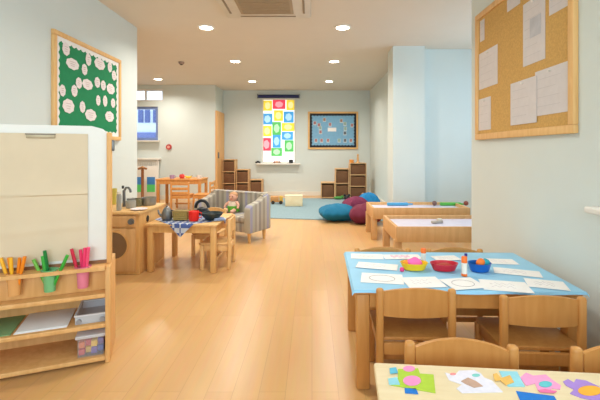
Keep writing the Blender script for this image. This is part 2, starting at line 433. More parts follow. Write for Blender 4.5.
for k, ((pa, pb), (ta, tb), lab) in enumerate(cork):
    XP = XR - .018; A = at_x(pa, 100, XP); B = at_x(pb, 100, XP); A.y = min(A.y, yc1 - .047); yc = (A.y + B.y) / 2; pm = VX + XP * F / yc
    top = at_x(pm, ta, XP).z; bot = at_x(pm, tb, XP).z; top = min(top, zc1 - .05); bot = max(bot, zc0 + .05)
    ww, hh = A.y - B.y, top - bot
    root = MB().box((0, -.017 - .0035 * (k == 6), 0), (ww, .0016, hh)).build('pinned_paper', plain('notice_paper', (214, 208, 208), .45, .03, 25), None, (XR, yc, (top + bot) / 2), -PI / 2, smooth=False)
    tag(root, lab, 'paper')
    s = MB(); yy = -.0184 - .0035 * (k == 6)
    if hh > .1:
        n = max(3, int(hh / .05))
        for j in range(1, n):
            L = ww * (.75 - .2 * random.random()); s.box((-ww * .42 + L / 2, yy, hh / 2 - j * hh / n), (L, .0006, .003))
        s.build('faint_text', plain('grey_print', (203, 198, 198), .9), root, smooth=False)
    if k == 4:
        MB().box((.02, yy - .0006, .02), (ww * .5, .0006, hh * .3)).build('grey_photo', plain('photo_grey', (190, 190, 196), .5, .12, 14), root, smooth=False)
    pn = MB().cone((0, yy, hh / 2 - .02), (0, yy - .012, hh / 2 - .02), .004, .006, 10).build('drawing_pin', M_white, root)

# blue noticeboard on the rear wall
bl = board('blue_noticeboard', 'wood-framed blue noticeboard with a black scalloped border on the rear wall', (at_d(333, 131, YF).x, YF, at_d(333, 130.5, YF).z), 0, 1.24, .93, .045, M_pine, plain('blue_backing', (126, 176, 210), .8, .05, 20))
border(bl, 1.15, .84, .042, .075, .022, plain('black_card', (38, 42, 52), .8))
mini = [(105, 135, 'r', 'small reddish photo at the far upper left of the blue noticeboard'), (142, 152, 'r', 'small reddish photo on the blue noticeboard, second down the left curve'),
        (190, 105, 'b', 'small brown photo at the top left of the blue noticeboard'), (240, 148, 'r', 'small red photo just above the white label on the blue board'),
        (153, 178, 'g', 'small pale green photo on the left of the blue noticeboard'), (155, 215, 'r', 'small brownish photo left of and below the white label on the blue board'),
        (340, 115, 'b', 'small brown photo at the top right of the blue noticeboard'), (372, 142, 'g', 'small green photo on the right curve of the blue board'),
        (435, 155, 'r', 'small red photo at the far right of the blue noticeboard'), (375, 185, 'g', 'small pale green photo right of the white label on the blue board'),
        (372, 225, 'd', 'small dark photo below right of the white label on the blue board')] + \
       [(x, 290, c, f'small photo in the bottom row of the blue noticeboard, {n}') for x, c, n in ((115, 'r', 'leftmost'), (165, 'r', 'second from the left'), (222, 'r', 'third from the left'), (320, 'g', 'third from the right'), (373, 'd', 'second from the right'), (425, 'r', 'rightmost'))]
mc = {'r': (178, 120, 118), 'b': (160, 128, 112), 'g': (150, 178, 164), 'd': (96, 104, 116)}
for cx, cy, c, lab in mini:
    p = at_d(303 + cx / 8.883, 108 + cy / 8.883, YF)
    o = MB().box((0, -.0165, 0), (.075, .002, .095)).build('pinned_photo', plain('photo_paper', (206, 212, 214), .6), None, (p.x, YF, p.z), 0, smooth=False)
    MB().box((0, -.0180, .006), (.058, .001, .07)).build('picture', plain('photo_' + c, mc[c], .6, .25, 50), o, smooth=False)
    tag(o, lab, 'photo', 'photos pinned on the blue noticeboard')
p = at_d(332, 129.6, YF)
tag(MB().box((0, -.0168, 0), (.21, .002, .095)).build('title_card', M_paper, None, (p.x, YF, p.z), 0, smooth=False), 'white oblong title card in the middle of the blue noticeboard', 'card')

# coloured paper pictures stuck on the rear window, the rolled blind and things on the sill
t = thing('roller_blind', 'navy blue roller blind rolled up at the top of the rear window', 'blind', ((x0 + x1) / 2, YF, z1 + .045))
MB().cone((-.5, -.05, 0), (.5, -.05, 0), .042, seg=20).build('blind_roll', plain('navy_fabric', (52, 58, 104), .8), t)
for s in (-1, 1): MB().box((s * .51, -.05, 0), (.02, .1, .1), .004).build('bracket', M_grey, t)
wc = {'yellow': (226, 200, 60), 'red': (220, 62, 86), 'blue': (64, 150, 206), 'green': (84, 178, 92)}
pics = [(63, 78, 40, 48, 'yellow', 'top left corner'), (120, 72, 58, 42, 'red', 'middle of the top row'), (178, 75, 38, 48, 'yellow', 'top right corner'),
        (62, 145, 46, 52, 'blue', 'left end of the second row'), (117, 128, 42, 50, 'yellow', 'middle of the second row'), (168, 135, 46, 52, 'blue', 'right end of the second row'),
        (60, 205, 42, 50, 'yellow', 'left end of the third row'), (108, 192, 40, 60, 'green', 'middle of the third row'), (165, 185, 58, 38, 'yellow', 'right end of the third row'),
        (57, 272, 42, 60, 'red', 'left end of the fourth row'), (108, 256, 38, 60, 'blue', 'middle of the fourth row'), (162, 229, 52, 38, 'blue', 'below the wide yellow picture'),
        (170, 280, 42, 54, 'green', 'right end of the fourth row'), (108, 310, 50, 38, 'green', 'bottom of all, alone in its row')]
for cx, cy, ww, hh, c, where in pics:
    p = at_d(255 + cx / 5, 90 + cy / 5, YF + .05); sc = YF / F / 5
    W, H = ww * sc * 1.1, hh * sc * 1.08
    o = MB().box((0, 0, 0), (W, .0012, H)).build('paper_picture', glow('glowing_card_' + c, wc[c], .6, wc[c]), None, (p.x, YF + .062, p.z), 0, smooth=False)  # paper emits by itself, in place of daylight shining through it
    tag(o, f'{c}-edged paper picture stuck on the rear window, {where}', 'picture', 'coloured paper pictures on the rear window')
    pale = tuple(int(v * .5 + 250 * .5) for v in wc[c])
    MB().prism(wobble(W * .62, H * .66, 24, .06, 6), 'y', -.0026, -.001).build('pale_motif', glow('glowing_tissue_' + c, pale, .62, pale), o, smooth=False)  # motif glows too, standing in for the light from behind
sy = YF - .08
for px, lab, col, sz, nm in ((258, 'black flat toy lying at the left end of the rear window sill', (30, 30, 34), (.13, .08, .04), 'toy_car'), (291, 'black upright box at the right end of the rear window sill', (24, 24, 28), (.1, .07, .09), 'toy_box')):
    p = at_d(px, 163, sy); t = thing(nm, lab, 'toy', (p.x, sy, z0))
    if nm == 'toy_car':
        MB().box((0, 0, .025), (sz[0], sz[1], .03), .01).box((0, 0, .045), (sz[0] * .5, sz[1] * .8, .022), .008).build('body', M_black, t)
        for sx in (-1, 1):
            for s2 in (-1, 1): MB().cone((sx * .04, s2 * .03, .012), (sx * .04, s2 * .042, .012), .012).build('wheel', M_dark, t)
    else:
        MB().box((0, 0, .04), (.1, .07, .08), .006).build('body', M_black, t); MB().box((0, 0, .085), (.104, .074, .012), .004).build('lid', plain('charcoal', (50, 50, 54), .5), t)
p = at_d(277, 163, sy); t = thing('toy_train', 'small brown and orange toy train in the middle of the rear window sill', 'toy', (p.x, sy, z0))
for k, c in enumerate(((170, 96, 60), (206, 140, 70), (150, 100, 70))): MB().box((-.06 + .06 * k, 0, .03), (.052, .05, .04), .006).build('carriage', plain('train_%d' % k, c, .6), t)

# ================================================================ NURSERY CHAIRS
def make_chair(label, wmat=M_beech, w=.355, h=.484, seat=.26, dep=.33, group=None):
    t = thing('nursery_chair', label, 'chair', (0, 0, 0), 0, group)
    hw = w / 2; pw = .034
    yb = -dep / 2
    for s in (-1, 1):
        m = MB().box((s * (hw - pw / 2), yb + pw / 2, h / 2), (pw, pw * .9, h), .012, seg=3)
        m.build('back_leg', wmat, t)
        MB().box((s * (hw - pw / 2), dep / 2 - pw / 2, (seat - .02) / 2), (pw, pw, seat - .02), .008).build('front_leg', wmat, t)
        MB().lo((s * (hw - pw) + (0 if s < 0 else 0) - .0, yb + pw, seat - .075), (s * (hw - pw) + s * .02, dep / 2 - pw, seat - .02), .003).build('side_rail', wmat, t)
    MB().box((0, .012, seat - .008), (w - pw * .3, dep - .03, .018), .006).build('seat', wmat, t)
    MB().lo((-hw + pw, yb + .006, seat - .07), (hw - pw, yb + .026, seat - .018), .003).build('back_rail', wmat, t)
    MB().lo((-hw + pw, dep / 2 - .026, seat - .07), (hw - pw, dep / 2 - .006, seat - .018), .003).build('front_rail', wmat, t)
    MB().lo((-hw + pw, -.012, .09), (hw - pw, .012, .115), .004).build('stretcher', wmat, t)
    xi = hw - pw + .004
    def f(u, v):
        x = -xi + 2 * xi * u; a = 1 - (x / xi) ** 2
        zb = h - .125; zt = h - .016 + .022 * a
        return Vector((x, yb + .016 - .022 * a, zb + (zt - zb) * v))
    MB().grid(f, 16, 4, .014).build('backrest', wmat, t)
    return t

# ================================================================ NURSERY TABLES
def make_table(name, label, w, d, h, top_mat, leg_mat, loc, rotz, legw=.058, leg_in=.012, top_t=.022, group=None, apron=.06):
    t = thing(name, label, 'table', loc, rotz, group)
    MB().box((0, 0, h - top_t / 2), (w, d, top_t), .008).build('tabletop', top_mat, t)
    for sx in (-1, 1):
        for s2 in (-1, 1):
            MB().box((sx * (w / 2 - leg_in - legw / 2), s2 * (d / 2 - leg_in - legw / 2), (h - top_t) / 2), (legw, legw, h - top_t), .008).build('leg', leg_mat, t)
    m = MB(); a = leg_in + .012
    for s in (-1, 1):
        m.lo((-w / 2 + leg_in + legw, s * (d / 2 - a) - .009, h - top_t - apron), (w / 2 - leg_in - legw, s * (d / 2 - a) + .009, h - top_t))
        m.lo((s * (w / 2 - a) - .009, -d / 2 + leg_in + legw, h - top_t - apron), (s * (w / 2 - a) + .009, d / 2 - leg_in - legw, h - top_t))
    m.build('apron', leg_mat, t, smooth=False)
    return t
TR = R(-1.5); TC = Vector((.722, 2.105, 0)); TW, TD, TH = 1.03, .66, .462
def tl(x, y, z=0, c=TC, r=TR):
    return Vector((c.x + x * math.cos(r) - y * math.sin(r), c.y + x * math.sin(r) + y * math.cos(r), z))
make_table('nursery_table', 'beech nursery table under a light blue cover, beside the right wall', TW, TD, TH, M_beech, M_beech, TC, TR, .062, .006)
# light blue cover lying on it, edges turned down
def cover(u, v):
    ow, od = TW / 2 + .012, TD / 2 + .012
    x = -ow - .012 + (2 * ow + .024) * u; y = -od - .012 + (2 * od + .024) * v
    z = TH + .004; ex = max(0, abs(x) - ow); ey = max(0, abs(y) - od)
    if ex or ey:
        dr = ex + ey; z -= dr * 1.0 + .002 * math.sin(20 * x + 14 * y)
        x = max(-ow - .004, min(ow + .004, x)); y = max(-od - .004, min(od + .004, y))
    return Vector((x, y, z))
M_cover = plain('light_blue_cover', (150, 205, 236), .5, .04, 8)
tag(MB().grid(cover, 60, 44, .0015).build('table_cover', M_cover, None, TC, TR), 'light blue wipe-clean cover spread over the beech nursery table', 'table cover')
zt = TH + .0052
c0 = make_chair('beech nursery chair on the near side of the blue-covered table, at the left')
def put(root, tx, ty, turn, c=TC, r=TR):
    root.location = tl(tx, ty, 0, c, r); root.rotation_euler.z = r + turn
put(c0, -.247, -.215, 0)
GC = 'beech nursery chairs around the two right-hand tables'
c0['group'] = GC
def chair(tx, ty, turn, label, c=TC, r=TR): return dup(c0, tl(tx, ty, 0, c, r), r + turn, label, GC)
chair(.276, -.29, R(-2), 'beech nursery chair on the near side of the blue-covered table, next to the right wall')
chair(-.285, .21, PI, 'beech nursery chair on the far side of the blue-covered table, at the left')
chair(.165, .21, PI, 'beech nursery chair on the far side of the blue-covered table, at the right')

# drawings laid out on the cover
M_line = plain('pencil_grey', (150, 146, 150), .9)
draw = [((382, 278.5), .205, .15, -8, 'ring', 'white sheet with an oval pencil outline at the near left of the blue table cover'),
        ((423, 282.5), .18, .15, 6, '', 'white sheet on the near edge of the blue cover, second from the left'),
        ((463, 284), .17, .15, 12, 'ring', 'white sheet with a round outline at the middle of the near blue cover edge'),
        ((505, 286), .21, .15, -12, '', 'white sheet on the near edge of the blue cover, second from the right'),
        ((546, 284.5), .17, .13, -18, '', 'white sheet at the near right corner of the blue cover'),
        ((377, 266.5), .22, .11, -14, '', 'white sheet with faint marks at the left edge of the blue cover, middle row'),
        ((367, 256.5), .19, .11, -4, '', 'white sheet at the far left corner of the blue cover'),
        ((402, 257), .22, .1, 3, 'pink', 'white sheet with pink scribbles at the far edge, behind the yellow tub'),
        ((446, 258.5), .15, .1, 8, '', 'white sheet at the far edge of the blue cover, behind the red tub'),
        ((500, 261.5), .17, .11, -6, '', 'white sheet at the far right corner of the blue cover'),
        ((517, 272.5), .22, .11, -20, '', 'white sheet at the right edge of the blue cover, beside the wall')]
for k, ((px, py), w_, h_, a, kind, lab) in enumerate(draw):
    p = at_z(px, py, zt)
    o = MB().box((0, 0, .0005), (w_, h_, .0008)).build('drawing_sheet', M_paper, None, (p.x, p.y, zt + .0003 + .0011 * (k % 3)), TR + R(a), smooth=False)
    tag(o, lab, 'drawing')
    m = MB(); L = M_line
    if kind == 'ring':
        m.grid(lambda u, v: Vector(((.30 + .012 * v) * w_ * math.cos(2 * PI * u), (.30 + .02 * v) * h_ * math.sin(2 * PI * u), .0013)), 32, 1, .0004)
    else:
        if kind == 'pink': L = plain('pink_crayon', (244, 160, 200), .9)
        for j in range(2):
            pts = [(-w_ * .3 + w_ * .5 * i / 12, h_ * (.15 - .25 * j) + h_ * .1 * math.sin(i * 1.7 + k + j), .0013) for i in range(13)]
            m.tube(pts, .0008 if kind != 'pink' else .002, 5)
    m.build('pencil_marks', L if kind else plain('faint_crayon', (216, 212, 218), .9), o)

def tub(px, py, col, label, inside, rx=.066, ry=.048, h=.036):
    p = at_z(px, py, zt); t = thing('play_tub', label, 'tub', (p.x, p.y, zt + .003), TR, 'plastic tubs on the blue cover')
    m = MB().lathe([(0, 0), (.8, 0), (.86, .01), (1.0, h - .006), (1.04, h), (.98, h), (.9, h - .01), (.78, .008), (0, .008)])
    bmesh.ops.scale(m.bm, vec=(rx, ry, 1), verts=m.bm.verts)
    m.build('bowl', plain('tub_' + label[:6], col, .35), t)
    return p, t
pA, _ = tub(414, 269.3, (244, 200, 34), 'oval yellow plastic tub holding pink dough on the blue cover', None, .071, .05)
pB, _ = tub(444, 270, (206, 40, 58), 'oval red plastic tub in the middle of the blue cover', None, .071, .05)
pC, _ = tub(479.5, 271, (22, 96, 184), 'blue plastic tub at the right of the row on the blue cover', None, .058, .048, .042)
def dough(p, col, label, r, z, off=(0, 0), nm='play_dough'):
    m = MB().ball((0, 0, r[2] * .9), r, 16)
    for v in m.bm.verts: v.co += Vector((math.sin(v.co.y * 90), math.cos(v.co.x * 80), math.sin(v.co.x * 110 + v.co.y * 70))) * r[2] * .12
    return tag(m.build(nm, plain('dough_' + label[:9], col, .7), None, (p.x + off[0], p.y + off[1], z)), label, 'dough')
dough(pA, (246, 110, 180), 'bright pink lump of dough heaped in the yellow tub', (.044, .03, .026), zt + .012)
dough(pA, (244, 150, 50), 'orange lump of dough beside the pink one in the yellow tub', (.02, .018, .014), zt + .025, (-.042, -.006))
dough(pB, (176, 70, 56), 'dull red and green lump of dough lying in the red tub', (.045, .028, .012), zt + .013)
dough(pC, (244, 126, 50), 'orange ball of dough on top of the blue tub', (.024, .022, .02), zt + .03, (.0, -.012))
dough(pC, (38, 160, 180), 'teal lump of dough in the blue tub', (.03, .025, .02), zt + .022, (.032, .012))
def glue(px, py, label, h=.085):
    p = at_z(px, py, zt); t = thing('glue_stick', label, 'glue stick', (p.x, p.y, zt + .003), 0, 'orange-capped glue sticks')
    MB().cone((0, 0, .012), (0, 0, h * .68), .0135, seg=20).build('barrel', M_white, t)
    MB().cone((0, 0, 0), (0, 0, .012), .0145, .0145, 20).build('base_dial', plain('glue_orange', (246, 118, 42), .4), t)
    MB().lathe([(.0145, h * .68), (.0145, h - .004), (.012, h), (0, h), (0, h * .68)]).build('cap', plain('glue_orange', (246, 118, 42), .4), t)
glue(464.3, 276.3, 'white glue stick with an orange cap standing between the red and blue tubs', .098)
glue(423.5, 263, 'white glue stick with an orange cap standing behind the yellow tub', .08)
p = at_z(470, 268, zt)
tag(MB().cone((0, 0, 0), (0, 0, .07), .008, seg=12).build('marker_pen', plain('navy_pen', (40, 60, 150), .4), None, (p.x - .015, p.y + .02, zt + .003)), 'dark blue pen standing behind the blue tub', 'pen')
p = at_z(402, 271.5, zt)
tag(MB().lathe([(0, 0), (.011, 0), (.011, .012), (.008, .018), (0, .018)]).build('pen_lid', plain('pink_lid', (236, 60, 130), .4), None, (p.x, p.y, zt + .003)), 'small pink pen lid lying to the left of the yellow tub', 'pen lid')

# near table
NR = R(-5.0); NC = Vector((.668, .787, 0)); NW, ND = 1.03, .68
nz = .468
make_table('nursery_table', 'pale-topped nursery table in the foreground, strewn with paper craft', NW, ND, nz, M_maple, M_beech, NC, NR, .06)
chair(-.230, .300, PI, 'beech nursery chair behind the foreground table, at the left', NC, NR)
chair(.286, .305, PI, 'beech nursery chair behind the foreground table, cut by the right picture edge', NC, NR)

# paper craft on the near table
def sheet(pts, z, col, name, parent=None, th=.0012):
    q = [at_z(a, b, nz) for a, b in pts]
    c = sum(q, Vector()) / len(q) if parent is None else Vector(parent.location)
    pp = [(v.x - c.x, v.y - c.y) for v in q]
    m = MB().prism(pp, 'z', z if parent else 0, (z if parent else 0) + th)
    return m.build(name, plain('craft_%d_%d_%d' % col, col, .75, .05, 60), parent, None if parent else (c.x, c.y, nz + .0004), smooth=False)
def oval(cx, cy, rx, ry, n=20): return [(cx + rx * math.cos(2 * PI * i / n), cy + ry * math.sin(2 * PI * i / n)) for i in range(n)]
lime, pink, lblue, bblue, pap = (176, 206, 62), (244, 150, 202), (150, 212, 226), (22, 118, 206), (232, 228, 240)
a = sheet([(398, 369.5), (418, 368.8), (420, 374), (433.5, 375), (435.5, 393.5), (391, 385.5), (398, 378)], 0, lime, 'craft_figure')
sheet(oval(409, 369.5, 6, 2.8), .0013, pink, 'pink_blob', a); sheet(oval(412, 381.5, 9, 5), .0013, pink, 'pink_blob', a)
sheet([(389.5, 369), (396, 368), (398, 373.5), (390, 374.5)], .0013, (98, 186, 214), 'blue_patch', a)
sheet([(388, 379.5), (397, 378), (400, 385.5), (389, 385.5)], .0013, lblue, 'blue_patch', a)
tag(a, 'lime green and pink paper craft at the left corner of the foreground table', 'paper craft')
a = sheet([(404.5, 388.5), (416, 389), (418.5, 394.5), (405, 393.5)], 0, bblue, 'paper_scrap')
tag(a, 'small bright blue paper scrap below the lime green craft on the foreground table', 'paper scrap')
a = sheet([(445, 373), (455, 375.5), (459, 371), (474, 370.5), (481, 374), (484, 378), (492, 381), (503, 392.5), (462, 393.5), (456.5, 389), (462, 385), (449, 380.5)], 0, pap, 'craft_figure')
sheet([(461, 382), (468, 378.5), (476, 382), (483, 387), (474, 388.5), (466, 385)], .0013, (196, 160, 140), 'brown_patch', a)
sheet(oval(476, 376, 4, 1.4), .0013, (130, 206, 200), 'teal_patch', a); sheet(oval(453, 374.8, 3, 1), .0013, (240, 150, 150), 'pink_patch', a)
tag(a, 'white paper craft with a brown patch near the middle of the foreground table', 'paper craft')
a = sheet([(499, 371.5), (517, 372), (525, 387), (508, 387), (503, 379)], 0, lblue, 'craft_figure')
sheet([(493, 375), (497, 374), (501, 379), (510, 376), (514, 383), (506, 386), (500, 381), (495, 382)], .0013, (238, 188, 98), 'yellow_patch', a)
tag(a, 'light blue paper craft with yellow pieces, right of the white one on the foreground table', 'paper craft')
a = sheet([(520, 378), (526, 373), (533, 376), (546, 375), (552, 380), (561, 386), (560, 390), (552, 389), (546, 392.5), (538, 391), (535, 384), (526, 386)], 0, (242, 160, 206), 'craft_figure')
sheet(oval(545.5, 385, 6.5, 3), .0013, (98, 196, 204), 'teal_patch', a); sheet([(538, 391), (545, 390), (557, 392), (554, 394), (540, 393)], .0013, (240, 120, 170), 'pink_strip', a)
tag(a, 'pink paper craft with a teal spot on the foreground table', 'paper craft')
a = sheet([(516, 391.5), (554, 396.5), (562, 409), (522, 405)], 0, bblue, 'craft_figure')
tag(a, 'large bright blue paper sheet at the near edge of the foreground table', 'paper craft')
a = sheet([(563, 382), (568, 379.5), (574, 383), (576, 379.5), (586, 381), (597, 386), (606, 391), (606, 400), (595, 401), (580, 398), (570, 394), (574, 390), (566, 386)], 0, (170, 134, 212), 'craft_figure')
sheet(oval(590, 391.5, 12, 5), .0013, (250, 176, 52), 'orange_body', a)
tag(a, 'purple paper figure with an orange body at the right of the foreground table', 'paper craft')

# ================================================================ EASEL UNIT WITH SHELVES
EA = R(22); ER = Vector((-1.05, 2.03, 0)); EW = 1.15
EC = ER - Vector((math.cos(EA), math.sin(EA), 0)) * EW / 2
M_easel = wood('easel_wood', (222, 166, 100), (232, 180, 116), .5)
t = thing('easel_unit', 'wooden art easel unit with a whiteboard above three shelves, at the left', 'easel', EC, EA)
t_easel = t; h = EW / 2
for s in (-1, 1):
    MB().lo((s * h - (.024 if s > 0 else 0), 0, 0), (s * h + (.024 if s < 0 else 0), .29, .50), .004).lo((s * h - (.024 if s > 0 else 0), .06, .50), (s * h + (.024 if s < 0 else 0), .11, 1.20), .006).build('side_panel', M_easel, t)
hi_ = h - .024
for z, nm in ((.015, 'shelf'), (.185, 'shelf'), (.34, 'shelf')):
    MB().lo((-hi_, .0, z), (hi_, .285, z + .022), .003).build(nm, M_easel, t)
MB().lo((-hi_, .064, .363), (hi_, .078, .484), .003).build('back_rail', M_easel, t)
MB().lo((-hi_, .276, .037), (hi_, .284, .34)).build('back_panel', M_easel, t)
wb = MB().prism([(-hi_, .52), (hi_, .52), (hi_, 1.20), (hi_ - .02, 1.218), (hi_ - .07, 1.232), (-hi_ + .07, 1.232), (-hi_ + .02, 1.218), (-hi_, 1.20)], 'y', .075, .093); wb.build('whiteboard', M_white, t)
MB().lo((-hi_, .07, .503), (hi_, .098, .52)).build('board_shadow_strip', plain('shadow_strip_brown', (140, 96, 62), .6), t)  # dark strip painting the shadow line under the whiteboard
MB().box((h + .006, .085, 1.13), (.014, .03, .06), .005).build('clip', M_grey, t)
def el(x, y, z=0):
    return Vector((EC.x + x * math.cos(EA) - y * math.sin(EA), EC.y + x * math.sin(EA) + y * math.cos(EA), z))
def epix(px, y):   # local x on the unit where picture column px meets the local plane y
    k = (px - VX) / F; c, s = math.cos(EA), math.sin(EA)
    return (k * (EC.y + y * c) - EC.x + y * s) / (c - k * s)
# large cream sheet on the board, with its clip
xr = epix(88, .074)
def pap_f(u, v):
    z = .535 + (1.19 - .535) * v; x = -h + .05 + (xr + h - .05) * u
    zc = .885 - .012 * u; lip = .009 * math.exp(-(z - zc) / .035) if z > zc else .0
    return Vector((x, .0725 - .0015 - lip - .004 * math.exp(-((z - .66 - .05 * u) / .02) ** 2) - .002 * math.sin(3 * z + 2 * u) ** 2, z))
tag(MB().grid(pap_f, 12, 90, .0008).build('paper_sheet', plain('cream_paper', (224, 204, 174), .8, .03, 6), None, EC, EA), 'large cream paper sheet hanging on the easel whiteboard', 'paper')
xc = epix(40.5, .06)
t = thing('bulldog_clip', 'slim metal clip holding the cream sheet at the top of the easel', 'clip', el(xc, .066, 1.176), EA)
MB().box((0, 0, 0), (.125, .008, .024), .003).build('clip_bar', plain('clip_tan', (176, 158, 128), .4, metal=.3), t)
MB().box((0, -.006, .009), (.13, .004, .005)).build('clip_edge', plain('clip_dark', (120, 104, 84), .4), t)

rail = MB().lo((-hi_, -.014, .485), (hi_, -.002, .503)).lo((-hi_, .062, .485), (hi_, .072, .503)); edge = -hi_
for px in (14.5, 50, 83):
    xx = epix(px, .03); rail.lo((edge, -.002, .485), (xx - .032, .062, .503)); edge = xx + .032
rail.lo((edge, -.002, .485), (hi_, .062, .503)); rail.build('cup_rail', M_easel, t_easel, smooth=False)
def cup(px, lab, col, penset):
    x = epix(px, .03); base = el(x, .03, .398)
    t = thing('pencil_cup', lab, 'cup', base, EA, 'pencil cups in the easel rail')
    MB().lathe([(0, 0), (.025, 0), (.0305, .100), (.040, .1052), (.040, .109), (.0285, .109), (.023, .004), (0, .004)]).build('beaker', cloudy_plastic('cup_' + lab[:7], tuple(int(.35 * a + .65 * b) for a, b in zip((236, 232, 224), col)), .12), t)
    for k, (dx, dy, tilt, L, pc, plab) in enumerate(penset):
        m = MB().cone((0, 0, 0), (0, 0, L * .62), .0075, seg=12).cone((0, 0, L * .62), (0, 0, L), .0085, .008, 12)
        o = m.build('felt_pen', plain('pen_%d_%d_%d' % pc, pc, .35), None, base + Vector((math.cos(EA) * dx * .3, dy * .8, .006)))
        o.rotation_euler = (R(3 + 2 * dy * 100), R(tilt), 0)
        tag(o, plab, 'pen', 'felt pens in the easel cups')
orng, yel, grn, lgr, dgr, pnk, red = (246, 140, 30), (250, 186, 40), (60, 170, 60), (120, 190, 70), (24, 128, 60), (238, 60, 110), (214, 40, 70)
cup(14.5, 'orange pencil cup in the easel rail, farthest left', (246, 150, 50),
    [(-.03, 0, -16, .185, yel, 'yellow felt pen leaning left in the orange cup'), (-.012, .012, -6, .18, orng, 'orange felt pen second from the left in the orange cup'),
     (0, -.012, -3, .18, yel, 'yellow-orange felt pen upright in the middle of the orange cup'), (.012, .01, 9, .18, orng, 'orange felt pen leaning slightly right in the orange cup'), (.03, 0, 15, .19, orng, 'orange felt pen leaning far right in the orange cup')])
cup(50, 'green pencil cup in the easel rail, between the orange and pink cups', (70, 180, 90),
    [(-.03, 0, -24, .17, lgr, 'light green felt pen leaning far left in the green cup'), (-.012, .01, -5, .2, dgr, 'dark green felt pen standing nearly upright in the green cup'),
     (-.008, -.012, -9, .175, grn, 'mid green felt pen just left of centre in the green cup'), (.03, 0, 26, .195, grn, 'green felt pen leaning far right in the green cup')])
cup(83, 'pink pencil cup in the easel rail, nearest the right post', (240, 80, 120),
    [(-.03, 0, -13, .2, red, 'dark red felt pen leaning left in the pink cup'), (-.005, .012, -2, .19, pnk, 'pink felt pen upright in the middle of the pink cup'),
     (.01, -.01, 4, .2, pnk, 'pink felt pen at the near side of the pink cup'), (.022, .006, 8, .205, (244, 84, 124), 'bright pink felt pen at the right of the pink cup')])
# papers and boxes on the shelves
def ebox(x0, x1, y0, y1, z0, z1, nm, mat, lab, cat):
    return tag(MB().lo((x0, y0, 0), (x1, y1, z1 - z0), .001).build(nm, mat, None, el(0, 0, z0), EA), lab, cat)
xa, xb = epix(14, .03), epix(67, .03)
for k in range(3):
    ebox(xa + .003 * k, xb + .002 * k, .02 + .002 * k, .265, .2075 + k * .003, .2103 + k * .003, 'paper_stack' if k else 'paper_stack', M_paper, 'white paper on the easel middle shelf, ' + ['lowest', 'middle', 'uppermost'][k] + ' of its three sheets', 'paper')
ebox(epix(-40, .03), epix(11, .03), .02, .265, .2075, .2125, 'green_paper', plain('sage_paper', (128, 164, 112), .8), 'green paper lying on the easel middle shelf, at the far left', 'paper')
M_clear = cloudy_plastic('clear_plastic', (226, 226, 230), .45)
x_a, x_b = epix(75, .03), epix(106, .03)
xm = (x_a + x_b) / 2; hw = (x_b - x_a) / 2
t = thing('plastic_tray', 'shallow clear plastic tray on the easel middle shelf', 'tray', el(xm, .12, .2075), EA)
m = MB().lo((-hw, -.09, 0), (hw, .13, .006)).lo((-hw, -.09, .006), (hw, -.086, .042)).lo((-hw, .126, .006), (hw, .13, .042)).lo((-hw, -.086, .006), (-hw + .004, .126, .042)).lo((hw - .004, -.086, .006), (hw, .126, .042))
m.build('tray_body', M_clear, t, smooth=False)
m = MB().lo((-hw - .004, -.096, .042), (hw + .004, -.086, .048)).lo((-hw - .004, .126, .042), (hw + .004, .136, .048)).lo((-hw - .004, -.086, .042), (-hw + .006, .126, .048)).lo((hw - .006, -.086, .042), (hw + .004, .126, .048)); m.build('tray_rim', cloudy_plastic('clear_rim', (238, 238, 240), .25), t)
for s in (-1, 1): MB().cone((s * hw * .75, -.1, .016), (s * hw * .75, -.088, .016), .012).build('foot', plain('grey_foot', (150, 146, 146), .5), t)
t = thing('storage_box', 'clear plastic box of coloured bricks with a lid, on the easel bottom shelf', 'storage box', el(xm, .10, .0375), EA)
m = MB().lo((-hw + .012, -.075, 0), (hw - .012, .11, .004)).lo((-hw + .012, -.075, .004), (hw - .012, -.072, .095)).lo((-hw + .012, .107, .004), (hw - .012, .11, .095)).lo((-hw + .012, -.072, .004), (-hw + .015, .107, .095)).lo((hw - .015, -.072, .004), (hw - .012, .107, .095))
m.build('box_body', cloudy_plastic('box_clear', (222, 220, 226), .86), t, smooth=False)
MB().box((0, .018, .104), (hw * 2, .2, .018), .006).build('lid', cloudy_plastic('lid_clear', (226, 222, 224), .25), t)
bc = [((214, 70, 60), 'red'), ((60, 90, 180), 'blue'), ((240, 190, 60), 'yellow'), ((230, 120, 60), 'orange'), ((120, 90, 170), 'purple')]
k = 0
for ix in range(4):
    for iz in range(2):
        col, cn = bc[(ix * 2 + iz * 3) % 5]
        bx = -.6 * hw + ix * (1.2 * hw) / 3
        o = MB().box((bx, -.03 + .02 * (ix % 2), .021 + .036 * iz), (.028, .06, .03), .003).build('toy_brick', plain('brick_' + cn, col, .5), None, el(xm, .10, .0375), EA)
        tag(o, f'{cn} toy brick in the clear box, {ORD[ix]} from the left in the {"top" if iz else "bottom"} layer', 'toy brick', 'toy bricks in the clear box')

